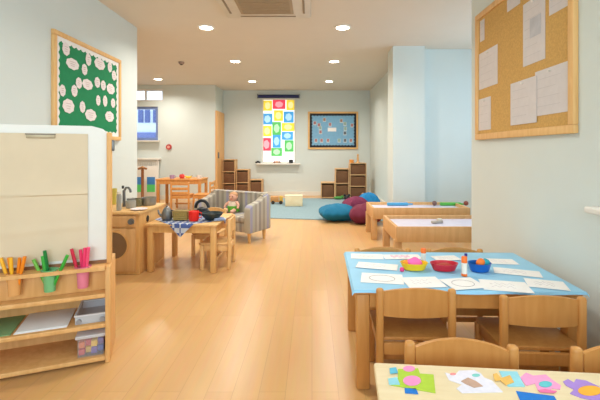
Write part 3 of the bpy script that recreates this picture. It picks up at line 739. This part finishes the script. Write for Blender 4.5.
# ================================================================ PLAY KITCHEN
KR = R(0); kx0, kx1, ky0, ky1, kh = -2.09, -1.535, 3.46, 4.06, .56
kx = (kx0 + kx1) / 2; kw = kx1 - kx0
t = thing('play_washing_machine', 'wooden play kitchen unit with a round porthole, beside the easel', 'play kitchen', (kx, ky0, 0))
MB().lo((-kw / 2, .012, .0), (kw / 2, .60, kh - .025), .004).build('cabinet', M_beech_light, t)
MB().lo((-kw / 2 - .01, -.012, kh - .025), (kw / 2 + .012, .61, kh), .006).build('worktop', M_pine, t)
d = MB().lo((-kw / 2 + .02, -.004, .03), (kw / 2 - .03, .012, kh - .15), .004).build('door', M_birch, t)
hx = at_d(114, 246, ky0).x - kx
MB().cone((hx, .006, .262), (hx, -.006, .262), .118, seg=40).build('porthole', plain('porthole_glass', (130, 98, 66), .25), d)
m = MB().lathe([(.118, -.002), (.132, -.002), (.132, .010), (.118, .010), (.118, -.002)], seg=40)
bmesh.ops.transform(m.bm, matrix=Matrix.Translation((hx, 0, .262)) @ Matrix.Rotation(PI / 2, 4, 'X'), verts=m.bm.verts); m.build('porthole_rim', M_beech_light, d)
MB().lo((-kw / 2 + .02, -.004, kh - .135), (kw / 2 - .03, .012, kh - .035), .004).build('control_panel', M_birch, t)
kxp = at_d(131.5, 219, ky0).x - kx
MB().cone((kxp, -.002, kh - .085), (kxp, -.025, kh - .085), .028, .024, 20).build('dial', M_grey, t)
m = MB().cone((kw / 2 - .004, .18, kh - .09), (kw / 2 + .003, .18, kh - .09), .03, seg=24); m.build('hand_hole', M_dark, t)
# taller return at the back, right side
# things on the worktop
def kp(px, d): return (px - VX) * d / F
def jar(x, y, r, h, mat, lidmat, nm, lab, cat, z=kh):
    t = thing(nm, lab, cat, (x, y, z))
    MB().lathe([(0, 0), (r * .95, 0), (r, h * .1), (r, h * .75), (r * .8, h * .86), (r * .8, h * .9), (r * .72, h * .9), (r * .9, h * .72), (r * .9, h * .05), (0, h * .05)]).build('vessel', mat, t)
    if lidmat: MB().lathe([(0, h * .88), (r * .86, h * .88), (r * .86, h), (0, h)]).build('lid', lidmat, t)
    return t
M_jar = cloudy_plastic('jar_glass', (186, 186, 178), .4)
y_ = 3.62
jar(kp(119, 3.55), 3.55, .022, .17, M_jar, plain('pale_lid', (226, 220, 206), .5), 'glass_bottle', 'pale glass bottle standing on the play kitchen, next to the easel', 'bottle')
jar(kp(131, 3.7), 3.70, .045, .09, M_jar, M_grey, 'glass_jar', 'squat glass jar on the play kitchen, below the grey tap', 'jar')
jar(kp(138, 3.82), 3.82, .04, .085, cloudy_plastic('olive_glass', (140, 134, 100), .35), None, 'glass_jar', 'small olive glass jar on the play kitchen, left of the grey pan', 'jar')
t = thing('play_tap', 'grey toy tap with a curved spout standing on the play kitchen', 'tap', (kp(124, 3.78), 3.78, kh))
MB().cone((0, 0, 0), (0, 0, .16), .016, .013).build('tap_body', M_grey, t)
MB().tube([(0, 0, .15), (.02, 0, .185), (.05, -.01, .185), (.07, -.02, .165), (.075, -.02, .14)], .011).build('spout', M_grey, t)
MB().box((-.01, 0, .19), (.02, .02, .03), .005).build('lever', plain('dark_grey', (80, 82, 84), .4), t)
t = thing('toy_saucepan', 'grey toy saucepan with olive contents on the far corner of the play kitchen', 'pan', (kp(149, 3.9), 3.90, kh))
MB().lathe([(0, 0), (.062, 0), (.068, .01), (.07, .075), (.073, .078), (.064, .078), (.062, .012), (0, .012)]).build('pan_body', plain('pan_grey', (150, 148, 140), .35, metal=.4), t)
MB().cone((-.065, -.02, .062), (-.15, -.05, .07), .009).build('pan_handle', M_black, t)
MB().ball((0, 0, .045), (.058, .058, .03)).build('contents', plain('olive_food', (128, 124, 76), .8), t)
t = thing('toy_cup', 'small yellow-green toy cup on the play kitchen, against the easel post', 'cup', (kp(113.5, 3.95), 3.95, kh))
MB().lathe([(0, 0), (.028, 0), (.034, .16), (.03, .16), (.024, .008), (0, .008)]).build('cup_body', plain('yellow_green', (204, 190, 90), .5), t)
tag(MB().lathe([(0, 0), (.04, 0), (.075, .012), (.073, .015), (.04, .005), (0, .005)]).build('toy_plate', plain('pinkish_plate', (240, 226, 226), .4), None, (kp(138.5, 3.56), 3.57, kh)), 'pinkish white toy plate at the front of the play kitchen worktop', 'plate')

# ================================================================ SMALL PLAY TABLE
PW, PD, PH = .66, .62, .445; PRZ = R(-3)
PC = Vector((-1.165, 3.81, 0))
make_table('play_table', 'small light wooden play table with toy crockery, next to the play kitchen', PW, PD, PH, M_pine, M_beech_light, PC, PRZ, .05, .015, .024)
pc = make_chair('light wooden play chair seen side-on at the right end of the play table', M_pine, .30, .47, .25, .28)
pc.name = 'play_chair'; pc.location = (-.895, 3.74, 0); pc.rotation_euler.z = PI / 2 + R(2); pc['group'] = 'chairs at the small play table'
dup(pc, (-1.10, 4.19, 0), PI + R(-4), 'light wooden play chair on the far side of the play table', 'chairs at the small play table')
M_check = checks('blue_check', (76, 100, 164), (200, 208, 218), 22)
def cl_f(u, v):
    a = .27; s, q = (u - .5) * 2 * a, (v - .5) * 2 * a
    x = (s - q) * .7071; y = (s + q) * .7071 - .055; z = PH + .003
    ex, ey = PW / 2 + .004, PD / 2 + .004
    if y < -ey: z -= (-ey - y); y = -ey - .002 - .01 * math.sin(9 * x)
    if y > ey: z -= (y - ey); y = ey + .002
    if x > ex: z -= (x - ex); x = ex + .002
    if x < -ex: z -= (-ex - x); x = -ex - .002
    return Vector((x, y, z))
tag(MB().grid(cl_f, 34, 34, .0015).build('checked_cloth', M_check, None, PC, PRZ), 'blue and white checked cloth laid cornerwise on the small play table', 'cloth')
PT = PH + .0065
def pz(px, py): return at_z(px, py, PT)
p = pz(180, 220.5); t = thing('toy_basket', 'olive woven toy basket on the play table, left of the red cup', 'basket', (p.x, p.y + .04, PT))
m = MB().box((0, 0, .04), (.135, .09, .08), .012)
for k in range(5): m.box((0, 0, .01 + .016 * k), (.142, .097, .008), .003)
m.build('basket_body', plain('olive_weave', (168, 144, 82), .9, .15, 120), t)
MB().box((0, 0, .083), (.146, .10, .012), .004).build('basket_rim', plain('olive_rim', (150, 128, 76), .9), t)
p = pz(168, 220.5); t = thing('toy_teapot', 'grey metal toy teapot at the left end of the play table', 'teapot', (p.x - .02, p.y + .03, PT))
MB().lathe([(0, 0), (.04, 0), (.05, .02), (.05, .06), (.036, .1), (.03, .105), (0, .105)]).build('pot_body', M_grey, t)
MB().tube([(-.045, 0, .03), (-.075, 0, .06), (-.085, 0, .095)], [.013, .01, .007]).build('spout', M_grey, t)
MB().tube([(.04, 0, .09), (.07, 0, .085), (.075, 0, .055), (.048, 0, .03)], .006).build('handle', M_black, t)
MB().lathe([(.034, .103), (.02, .12), (.008, .124), (.01, .134), (0, .138)]).build('lid', M_grey, t)
p = pz(192.5, 221.5); t = thing('toy_mug', 'bright red toy mug in the middle of the play table', 'mug', (p.x, p.y + .04, PT))
MB().lathe([(0, 0), (.04, 0), (.047, .02), (.047, .09), (.043, .092), (.04, .02), (0, .012)]).build('mug_body', plain('bright_red', (238, 40, 30), .35), t)
MB().tube([(.044, 0, .08), (.07, 0, .075), (.072, 0, .035), (.044, 0, .025)], .006).build('handle', plain('bright_red', (238, 40, 30), .35), t)
p = pz(210.5, 220.5); t = thing('toy_wok', 'dark green-black toy wok at the right end of the play table', 'pan', (p.x, p.y + .05, PT))
MB().lathe([(0, 0), (.05, 0), (.1, .05), (.104, .066), (.097, .066), (.09, .05), (.045, .01), (0, .008)]).build('wok_bowl', plain('wok_black', (34, 50, 54), .4), t)
MB().cone((-.045, .085, .06), (-.09, .17, .075), .009).build('wok_handle', M_black, t)
t = thing('toy_kettle', 'black toy kettle with an arched handle behind the dark wok', 'kettle', (kp(202, 4.0), 4.0, PT))
MB().lathe([(0, 0), (.055, 0), (.06, .02), (.048, .06), (.02, .075), (0, .078)]).build('kettle_body', M_black, t)
MB().tube([(.065 * math.cos(a), 0, .065 + .075 * math.sin(a)) for a in [PI * i / 12 for i in range(13)]], .016).build('handle', M_black, t)
t = thing('folded_napkin', 'pale blue folded napkin beside the dark wok on the play table', 'cloth', (kp(219, 3.66), 3.66, PT), R(20))
for k in range(2): MB().box((0, 0, .006 + .011 * k), (.1 - .008 * k, .08, .01), .004).build('fold', plain('pale_blue_cloth', (152, 172, 208), .9), t)

# ================================================================ STRIPED TUB SOFA WITH DOLL
SA = R(-30); SC = Vector((-1.03, 5.0, 0)); SW, SD = .94, .42
cols = [(174, 166, 150), (152, 144, 130), (178, 172, 156), (156, 154, 174), (172, 168, 150), (158, 150, 138), (182, 176, 162), (146, 138, 132)]
ST_x = stripes('striped_fabric_lengthwise', 'X', cols, .32); ST_y = stripes('striped_fabric_sideways', 'Y', cols, .32)
t = thing('striped_sofa', 'small grey and purple striped tub sofa on wooden legs', 'sofa', SC, SA)
hw = SW / 2
MB().lo((-hw + .02, -SD / 2 + .03, .12), (hw - .02, SD / 2 - .02, .24), .02).build('base', ST_x, t)
MB().lo((-hw + .10, -SD / 2 + .01, .235), (hw - .10, SD / 2 - .1, .31), .03).build('seat_cushion', ST_x, t)
def bk(u, v):
    x = -hw + .03 + (SW - .06) * u; e = abs(2 * u - 1)
    return Vector((x, SD / 2 - .09 - .04 * e ** 4, .2 + (.37 - .02 * e ** 3) * v))
MB().grid(bk, 20, 6, .09).lo((-hw + .03, SD / 2 - .095, .54), (hw - .03, SD / 2 - .01, .575), .03).build('backrest', ST_x, t)
for s in (-1, 1):
    prof = [(-SD / 2, .12), (-SD / 2, .42), (-SD / 2 + .05, .455), (0, .49), (SD / 2 - .06, .56), (SD / 2, .55), (SD / 2, .12)]
    xa_, xb_ = (hw - .1, hw) if s > 0 else (-hw, -hw + .1)
    MB().prism(prof, 'x', xa_, xb_, .022).build('armrest', ST_y, t)
    for yy in (-SD / 2 + .06, SD / 2 - .07):
        MB().cone((s * (hw - .06), yy, 0), (s * (hw - .06), yy, .125), .016, .024, 14).build('leg', M_beech_light, t)
def sl(x, y, z): return Vector((SC.x + x * math.cos(SA) - y * math.sin(SA), SC.y + x * math.sin(SA) + y * math.cos(SA), z))
skin = plain('doll_skin', (222, 170, 146), .6)
t = thing('doll', 'soft doll in a green top sitting on the striped sofa', 'doll', sl(.0, .03, .312), SA + R(8))
MB().lathe([(0, 0), (.06, 0), (.075, .03), (.07, .09), (.05, .135), (.025, .15), (0, .15)]).build('torso', plain('doll_cream', (214, 196, 176), .8), t)
MB().lathe([(.078, .015), (.08, .04), (.074, .085), (.06, .09), (.06, .012), (.078, .015)]).build('green_top', plain('doll_green', (92, 168, 56), .8), t)
hd = MB().ball((0, 0, .195), (.056, .054, .06)); hd.ball((0, -.054, .19), (.008, .01, .008)); 
for s in (-1, 1): hd.ball((s * .055, 0, .195), (.01, .008, .014))
hd = hd.build('head', skin, t)
for s in (-1, 1): MB().ball((s * .02, -.048, .205), (.006, .006, .008)).build('eye', M_dark, hd)
MB().ball((0, -.05, .172), (.012, .006, .004)).build('mouth', plain('doll_lips', (200, 90, 90), .6), hd)
MB().ball((0, .01, .215), (.058, .054, .05)).build('hair', plain('doll_hair', (196, 148, 108), .9), hd)
for s in (-1, 1):
    MB().tube([(s * .05, 0, .13), (s * .09, -.02, .1), (s * .1, -.05, .06)], [.022, .018, .014]).build('arm', skin, t)
    MB().tube([(s * .035, -.02, .03), (s * .06, -.09, .03), (s * .075, -.145, .022), (s * .078, -.155, .045)], [.03, .025, .02, .018]).build('leg', skin, t)

# ================================================================ FURNITURE OF THE NOOK
M_nook = M_brownwood
def nk(px, d): return (px - VX) * d / F
ty = 7.7
tw = nk(201, ty) - nk(155.5, ty); tcx = (nk(201, ty) + nk(155.5, ty)) / 2
make_table('play_shop_table', 'orange-brown wooden table with small toys on top in the window nook', tw, .55, .545, M_nook, M_nook, (tcx, ty + .27, 0), 0, .055, .01, .03, apron=.07)
sc_ = make_chair('orange-brown slatted wooden chair in front of the nook table', M_nook, .36, .52, .28, .34)
sc_.name = 'slatted_chair'; sc_.location = (nk(184, 7.5), 7.42, 0); sc_['group'] = 'orange-brown chairs in the window nook'
for o in [c for c in sc_.children if c.name.startswith('backrest')]: bpy.data.objects.remove(o)
for k, z in enumerate((.49, .40, .32)):
    MB().lo((-.15, -.165, z - .03), (.15, -.148, z + .02), .004).build('back_slat', M_nook, sc_)
dup(sc_, (-2.07, 7.50, 0), PI / 2, 'orange-brown slatted wooden chair side-on at the right of the nook table', 'orange-brown chairs in the window nook')
for px, col, nm, lab, sh in ((172, (176, 150, 190), 'toy_cup', 'small lilac toy at the left of the nook table', 'cup'), (182, (226, 74, 70), 'toy_apple', 'small red toy in the middle of the nook table', 'ball'),
                         (188.5, (240, 200, 70), 'toy_banana', 'small yellow toy on the nook table, right of the red one', 'ban'), (199, (232, 226, 220), 'toy_pot', 'small white toy at the right of the nook table', 'cup')):
    t = thing(nm, lab, 'toy', (nk(px, 7.85), 7.85, .545))
    mt = plain('nook_' + nm, col, .5)
    if sh == 'cup': MB().lathe([(0, 0), (.04, 0), (.05, .07), (.045, .07), (.036, .01), (0, .008)]).build('body', mt, t); MB().tube([(.045, 0, .06), (.075, 0, .05), (.07, 0, .02), (.04, 0, .015)], .007).build('handle', mt, t)
    elif sh == 'ball': MB().lathe([(0, .01), (.03, 0), (.055, .04), (.045, .085), (.01, .08), (0, .075)]).build('body', mt, t); MB().cone((0, 0, .075), (.01, 0, .1), .004).build('stem', M_dark, t)
    else: MB().tube([(-.07, 0, .05), (-.035, 0, .03), (0, 0, .025), (.035, 0, .03), (.07, 0, .055)], [.01, .022, .025, .022, .008]).build('body', mt, t); MB().ball((.072, 0, .058), .008).build('tip', M_dark, t)
# white radiator under the nook window, landscape picture panel leaning on it, wooden figure
t = thing('radiator', 'white wall radiator with a flat top shelf below the nook window', 'radiator', ((w0 + w1) / 2 + .0, YN, 0))
m = MB().lo((-.58, -.10, .12), (.60, -.02, .90), .01)
for k in range(24): m.lo((-.57 + k * .049, -.112, .16), (-.545 + k * .049, -.10, .84), .004)
m.build('panel', M_white, t); MB().lo((-.62, -.16, .90), (.64, 0, .945), .006).build('top_shelf', M_white, t)
for s in (-1, 1): MB().cone((s * .5, -.05, 0), (s * .5, -.05, .13), .012).build('pipe', M_white, t)
d_ = 8.55
pa, pb = at_d(135, 193, d_), at_d(158, 166, d_)
t = thing('landscape_panel', 'white painted panel with a blue and green landscape in front of the radiator', 'picture', ((pa.x + pb.x) / 2, d_, 0))
W = pb.x - pa.x; zt_ = pb.z
MB().lo((-W / 2, 0, 0), (W / 2, .03, zt_), .004).build('panel', M_white, t)
za, zb_, zc_ = at_d(140, 177, d_).z, at_d(140, 184.5, d_).z, at_d(140, 192, d_).z
for xa_, xb_ in ((nk(135.5, d_), nk(141, d_)), (nk(147, d_), nk(155, d_))):
    xa_ -= (pa.x + pb.x) / 2; xb_ -= (pa.x + pb.x) / 2
    MB().lo((xa_, -.004, zb_), (xb_, 0, za)).build('blue_sky', plain('poster_blue', (70, 140, 214), .7), t, smooth=False)
    MB().lo((xa_, -.004, zc_), (xb_, 0, zb_)).build('green_field', plain('poster_green', (96, 214, 120), .7), t, smooth=False)
d_ = 8.2; p = at_d(142.5, 196, d_); zt_ = at_d(142, 166.5, d_).z
t = thing('wooden_tree_stand', 'slim brown wooden toy tree standing in front of the landscape panel', 'toy', (p.x, d_, 0))
MB().lathe([(0, 0), (.13, 0), (.13, .02), (.04, .04), (.03, .08), (.028, zt_ - .08), (.04, zt_ - .06), (0, zt_ - .05)]).build('trunk', plain('trunk_brown', (156, 104, 66), .7), t)
MB().tube([(-.09, 0, zt_ - .05), (-.03, 0, zt_ - .03), (.03, 0, zt_ - .03), (.09, 0, zt_ - .05)], .022).build('branch', plain('trunk_brown', (156, 104, 66), .7), t)
MB().ball((0, 0, zt_ - .02), (.035, .03, .03)).build('crown', plain('crown_tan', (178, 128, 80), .7), t)
p = at_d(169, 147, YN)
t = thing('fire_call_point', 'small round red fire call point on the nook wall', 'call point', (p.x, YN, p.z))
MB().cone((0, 0, 0), (0, -.03, 0), .065, .06, 24).build('housing', plain('alarm_red', (186, 70, 66), .5), t); MB().cone((0, -.03, 0), (0, -.034, 0), .03, seg=20).build('button', plain('alarm_pale', (226, 170, 160), .5), t)

# ================================================================ STEPPED SHELF UNITS WITH BASKETS
M_shelf = wood('shelf_wood', (214, 170, 118), (224, 180, 130), .5)
M_bask = plain('wicker_brown', (116, 80, 54), .9, .25, 140, bump=.4)
def shelf_unit(cols, yfront, label, side):
    """cols: (x0, x1, height, cubbies)"""
    xx0, xx1 = cols[0][0], cols[-1][1]; dep = .32
    t = thing('stepped_shelf', label, 'shelf unit', ((xx0 + xx1) / 2, yfront, 0)); ox = (xx0 + xx1) / 2
    for (a, b, H, n) in cols:
        m = MB().lo((a - ox, 0, .0), (a - ox + .016, dep, H)).lo((b - ox - .016, 0, 0), (b - ox, dep, H)).lo((a - ox + .016, dep - .01, 0), (b - ox - .016, dep, H - .018))
        for k in range(n + 1):
            z = .03 + (H - .018 - .03) * k / n; m.lo((a - ox + .016, 0, z), (b - ox - .016, dep - .01, z + .018))
        m.build('carcass', M_shelf, t, smooth=False)
        for k in range(n):
            z = .03 + (H - .048) * k / n + .0185; ch = (H - .048) / n - .018; w_ = b - a - .05; hh = ch * .86
            row = ['bottom', 'second', 'third'][k] if n > 1 else 'only'
            colname = {3: 'tall', 2: 'middle', 1: 'low'}[n]
            bt = thing('wicker_basket', f'brown wicker basket in the {side} shelf unit, {colname} column, {row} row', 'basket', ((a + b) / 2, yfront + .015, z), 0, 'wicker baskets in the stepped shelves')
            mb = MB().lo((-w_ / 2, .0, 0), (w_ / 2, .27, hh * .9), .008); mb.build('basket_body', M_bask, bt)
            MB().lo((-w_ / 2 - .005, -.004, hh * .88), (w_ / 2 + .005, .274, hh), .006).build('basket_rim', plain('wicker_rim', (132, 94, 64), .9, .2, 100), bt)
    return t
yl = 9.3
X = lambda px: (px - VX) * yl / F
shelf_unit([(X(222.5), X(235), .90, 3), (X(236), X(248.5), .66, 2), (X(249.5), X(262), .42, 1)], yl, 'stepped wooden shelf with brown baskets, behind the striped sofa', 'left')
yl = 8.85
shelf_unit([(X(321), X(335), .385, 1), (X(335.4), X(349.2), .70, 2), (X(349.8), X(366.5), .83, 3)], yl, 'stepped wooden shelf with brown baskets, below the blue noticeboard', 'right')
yl = 8.85
t = thing('wooden_figure', 'slim wooden figure standing on top of the right stepped shelf', 'ornament', (X(358.5), yl + .12, .83))
MB().lathe([(0, 0), (.04, 0), (.04, .015), (.022, .03), (.025, .1), (.018, .15), (0, .155)]).build('body', M_birch, t); MB().ball((0, 0, .175), .026).build('head', M_birch, t)
tag(MB().lathe([(0, 0), (.05, 0), (.055, .05), (.05, .07), (.01, .075), (0, .06)]).build('toy_block', plain('toy_orange', (214, 140, 60), .6), None, (X(352), yl + .1, .83)), 'small orange wooden toy beside the figure on the right stepped shelf', 'toy')

# ================================================================ RUG AND FLOOR THINGS
rug = MB()
pts = []
def rugx(px, y): return (px - VX) * y / F
front = [(-1.6, 6.52), (-.72, 6.36), (-.3, 6.28), (.2, 6.2), (.8, 6.12), (1.13, 6.1)]
pts = front + [(1.13, 6.5), (1.4, 6.6), (1.4, 9.1), (.1, 9.1), (.1, 9.45), (-1.6, 9.45)] 
pts = front + [(1.40, 6.1), (1.40, 9.0), (-1.12, 9.0), (-1.6, 8.9)]
rg = rug.prism(pts, 'z', .0, .012).build('rug', plain('blue_rug', (136, 160, 168), .95, .08, 40, bump=.3), None, (0, 0, 0.0005), smooth=False)
tag(rg, 'large blue-grey rug on the floor at the rear of the room', 'rug')
def beanbag(px, py, w, d, h, col, lab, rz, tilt=0, z=.0135, d_=None):
    p = at_z(px, py, 0.0)
    def shape(su, sv, sgn):
        return None
    m = MB(); t = bmesh.new(); bmesh.ops.create_uvsphere(t, u_segments=32, v_segments=20, radius=1)
    for v in t.verts:
        x, y, z_ = v.co; r = math.hypot(x, y)
        if r > 1e-4:
            # square the outline a little, pinch the corners thin
            k = 1 / max(abs(x / r), abs(y / r)); k = 1 + (k - 1) * .75
            x, y = x * k, y * k
        edge = min(1, max(abs(x), abs(y)))
        v.co = Vector((x * w / 2, y * d / 2, z_ * h / 2 * (1 - .35 * edge ** 4) + .012 * math.sin(14 * x + 9 * y)))
    m._add(t)
    m.bm.verts.ensure_lookup_table()
    M = Matrix.Rotation(R(tilt), 4, 'Y'); bmesh.ops.transform(m.bm, matrix=M, verts=m.bm.verts)
    lo = min(v.co.z for v in m.bm.verts)
    fl = lo + .02
    for v in m.bm.verts:
        if v.co.z < fl: v.co.z = fl
        v.co.z -= fl
    o = m.build('floor_cushion', plain('cushion_%d_%d_%d' % col, col, .8, .06, 14), None, (p.x, p.y + d / 2 * .8, z), R(rz))
    return tag(o, lab, 'cushion', 'floor cushions on the rug')
teal, mar = (8, 108, 146), (112, 36, 60)
beanbag(339, 223, .60, .46, .26, teal, 'teal blue floor cushion at the front of the rug, leftmost', 8)
beanbag(367, 225.5, .50, .42, .30, mar, 'maroon floor cushion nearest the sand tray', -6, 0, .002)
o = beanbag(357, 214, .42, .36, .28, (120, 42, 76), 'maroon floor cushion behind the teal one', 20)
beanbag(370, 213, .40, .36, .34, (20, 122, 180), 'bright blue floor cushion at the back of the pile, by the right wall', 0)
# soft toy behind the cushions
p = at_d(347, 211, 7.25); t = thing('soft_toy', 'black and white soft toy sitting behind the floor cushions', 'soft toy', (p.x, 7.25, .0135), R(15))
MB().lathe([(0, 0), (.07, 0), (.09, .04), (.075, .12), (.045, .17), (0, .18)]).build('body', plain('toy_white', (214, 204, 208), .9), t)
hd = MB().ball((0, 0, .215), (.06, .055, .055)); hd.ball((-.045, 0, .265), .022).ball((.045, 0, .265), .022); hd.build('head', M_black, t)
for s in (-1, 1): MB().tube([(s * .06, 0, .14), (s * .11, -.03, .09)], [.025, .02]).build('arm', M_black, t); MB().tube([(s * .05, -.03, .035), (s * .08, -.13, .035)], [.035, .032]).build('leg', M_black, t)
p = at_z(338.5, 199.5, .01); t = thing('toy_frog', 'small green toy on the rug in front of the right stepped shelf', 'toy', (p.x, p.y, .0135))
MB().ball((0, 0, .035), (.11, .07, .035)).build('body', plain('frog_green', (72, 140, 66), .7), t); MB().ball((.08, -.02, .06), (.04, .035, .03)).build('head', plain('frog_green', (72, 140, 66), .7), t)
p = at_z(363, 200, .01); t = thing('toy_doll', 'small pink and yellow toy on the rug beside the right stepped shelf', 'toy', (p.x, p.y, .0135))
MB().lathe([(0, 0), (.06, 0), (.035, .09), (0, .095)]).build('dress', plain('toy_pink', (226, 130, 170), .8), t); MB().ball((0, 0, .12), .035).build('head', plain('toy_gold', (226, 176, 110), .7), t)
# light wooden box and toy lorry on the rug
p = at_z(293.5, 206.5, .013); t = thing('wooden_crate', 'light wooden box standing on the blue rug', 'box', (p.x, p.y + .15, .0135), R(3))
m = MB().lo((-.17, -.13, 0), (.17, .13, .19), .006); m.build('box_body', M_maple, t); MB().lo((-.175, -.135, .19), (.175, .135, .205), .005).build('lid', plain('pale_lid_wood', (240, 222, 186), .5), t)
MB().lo((.172, -.02, .10), (.18, .02, .12), .003).build('handle', M_grey, t)
p = at_z(276.5, 204.5, .013); t = thing('toy_lorry', 'yellow and brown wooden toy lorry on the rug, left of the wooden box', 'toy', (p.x, p.y + .1, .0135), R(4))
MB().lo((-.13, -.06, .04), (.13, .06, .06), .004).build('chassis', M_brownwood, t); MB().lo((.05, -.055, .06), (.12, .055, .16), .01).build('cab', plain('lorry_yellow', (222, 180, 76), .5), t)
MB().lo((-.13, -.055, .06), (.035, .055, .15), .006).build('load', plain('lorry_tan', (206, 150, 92), .6), t)
for sx in (-.08, .08):
    for s in (-1, 1): MB().cone((sx, s * .06, .035), (sx, s * .08, .035), .035, seg=18).build('wheel', M_dark, t)

# ================================================================ SAND AND WATER TRAYS
def tray_table(xl, xr_, y0, y1, top, bot, label, legs_in=.0):
    cx, cy = (xl + xr_) / 2, (y0 + y1) / 2; W, D = xr_ - xl, y1 - y0
    t = thing('tray_table', label, 'tray table', (cx, cy, 0), 0, 'wooden sand trays by the right wall')
    for s in (-1, 1):
        MB().lo((-W / 2, s * D / 2 - (.028 if s > 0 else 0), bot), (W / 2, s * D / 2 + (.028 if s < 0 else 0), top), .006).build('long_side', M_birch, t)
        MB().lo((s * W / 2 - (.028 if s > 0 else 0), -D / 2 + .028, bot), (s * W / 2 + (.028 if s < 0 else 0), D / 2 - .028, top), .006).build('end_side', M_birch, t)
    MB().lo((-W / 2 + .028, -D / 2 + .028, bot + .03), (W / 2 - .028, D / 2 - .028, top - .035), .01).build('liner', plain('lilac_white_liner', (214, 210, 226), .4), t)
    for sx in (-1, 1):
        for s in (-1, 1):
            MB().lo((sx * (W / 2) - (.075 if sx > 0 else .0) + (-.012 if sx < 0 else .012), s * (D / 2 - .05) - .02, 0), (sx * W / 2 + (.075 if sx < 0 else 0) + (-.012 if sx < 0 else .012), s * (D / 2 - .05) + .02, bot + .02), .006).build('leg', M_birch, t)
    return t
tray_table(.775, 2.0, 3.60, 4.26, .40, .255, 'wooden tray table with a white liner, nearest the blue-covered table')
tray_table(.745, 1.95, 4.80, 5.36, .40, .26, 'wooden tray table standing behind the first one, near the column')
p = at_z(437, 222.8, .37); t = thing('toy_boat', 'small grey toy lying in the white-lined tray', 'toy', (p.x, p.y, .366), R(20))
MB().box((0, 0, .014), (.13, .04, .028), .01).build('hull', plain('toy_greybeige', (186, 176, 164), .6), t); MB().box((.03, 0, .036), (.05, .032, .02), .006).build('cabin', plain('toy_cream', (222, 214, 196), .6), t)
for px0, px1, col, lab, nm in ((387, 408, (86, 168, 214), 'blue plastic strip lying in the rear tray, at its left', 'plastic_scoop'), (440, 461, (92, 186, 78), 'green plastic strip lying in the rear tray, at its right', 'plastic_rake')):
    y = 5.25; a_, b_ = (px0 - VX) * y / F, (px1 - VX) * y / F
    t = thing(nm, lab, 'toy', ((a_ + b_) / 2, y, .366))
    MB().box((0, 0, .021), (b_ - a_, .05, .042), .012).build('body', plain('strip_' + nm, col, .4), t)
    MB().box((b_ / 2 - a_ / 2 + .03, 0, .02), (.07, .018, .02), .006).build('handle', plain('strip_' + nm, col, .4), t)
y = 5.24
for px, col, lab in ((466, (150, 84, 72), 'small reddish brown ball at the right end of the rear tray'), (434.5, (120, 90, 84), 'small dark brown ball left of the green strip in the rear tray')):
    tag(MB().ball((0, 0, .032), .032).build('toy_ball', plain('ball_%d' % px, col, .6), None, ((px - VX) * y / F, y, .366)), lab, 'ball')

# ================================================================ LIGHT
wd = bpy.data.worlds.new('sky'); bpy.context.scene.world = wd; wd.use_nodes = True
bg = wd.node_tree.nodes['Background']; bg.inputs['Color'].default_value = (.78, .88, 1, 1); bg.inputs['Strength'].default_value = 2.4
def daylight(name, loc, rot, sx, sy, watts, col):
    l = bpy.data.lights.new(name, 'AREA'); l.shape = 'RECTANGLE'; l.size, l.size_y = sx, sy; l.energy = watts; l.color = col
    o = bpy.data.objects.new(name, l); C.objects.link(o); o.location = loc; o.rotation_euler = rot
    return o
DAY = (.92, .96, 1.0)
daylight('daylight_side_window', (XR + .2, (ry0 + ry1) / 2, (rz0 + rz1) / 2), (0, R(90), 0), rz1 - rz0, ry1 - ry0, 15, DAY)
daylight('daylight_alcove_window', (3.2, (ay0 + ay1) / 2, 1.58), (0, R(90), 0), 1.5, 1.5, 26, (.62, .80, 1.0))
daylight('added_front_fill', ((bx0 + bx1) / 2, -2.2, 1.52), (R(90), 0, 0), bx1 - bx0, 1.6, 95, DAY)  # added fill lamp behind the camera, outside the invented window

# ================================================================ CAMERA
cd = bpy.data.cameras.new('camera'); cam = bpy.data.objects.new('camera', cd); C.objects.link(cam)
cam.location = (0, 0, CAMZ); cam.rotation_euler = (R(90), 0, 0)
cd.sensor_fit = 'HORIZONTAL'; cd.sensor_width = 36; cd.lens = F / 600 * 36
cd.shift_x = -(VX - 300) / 600; cd.shift_y = -(200 - VY) / 600
cd.clip_start = .02
sc = bpy.context.scene; sc.camera = cam
vs = sc.view_settings
sc.display_settings.display_device = 'sRGB'
vs.view_transform = 'Standard'; vs.look = 'None'; vs.gamma = 1; vs.exposure = 0.36; vs.use_curve_mapping = False
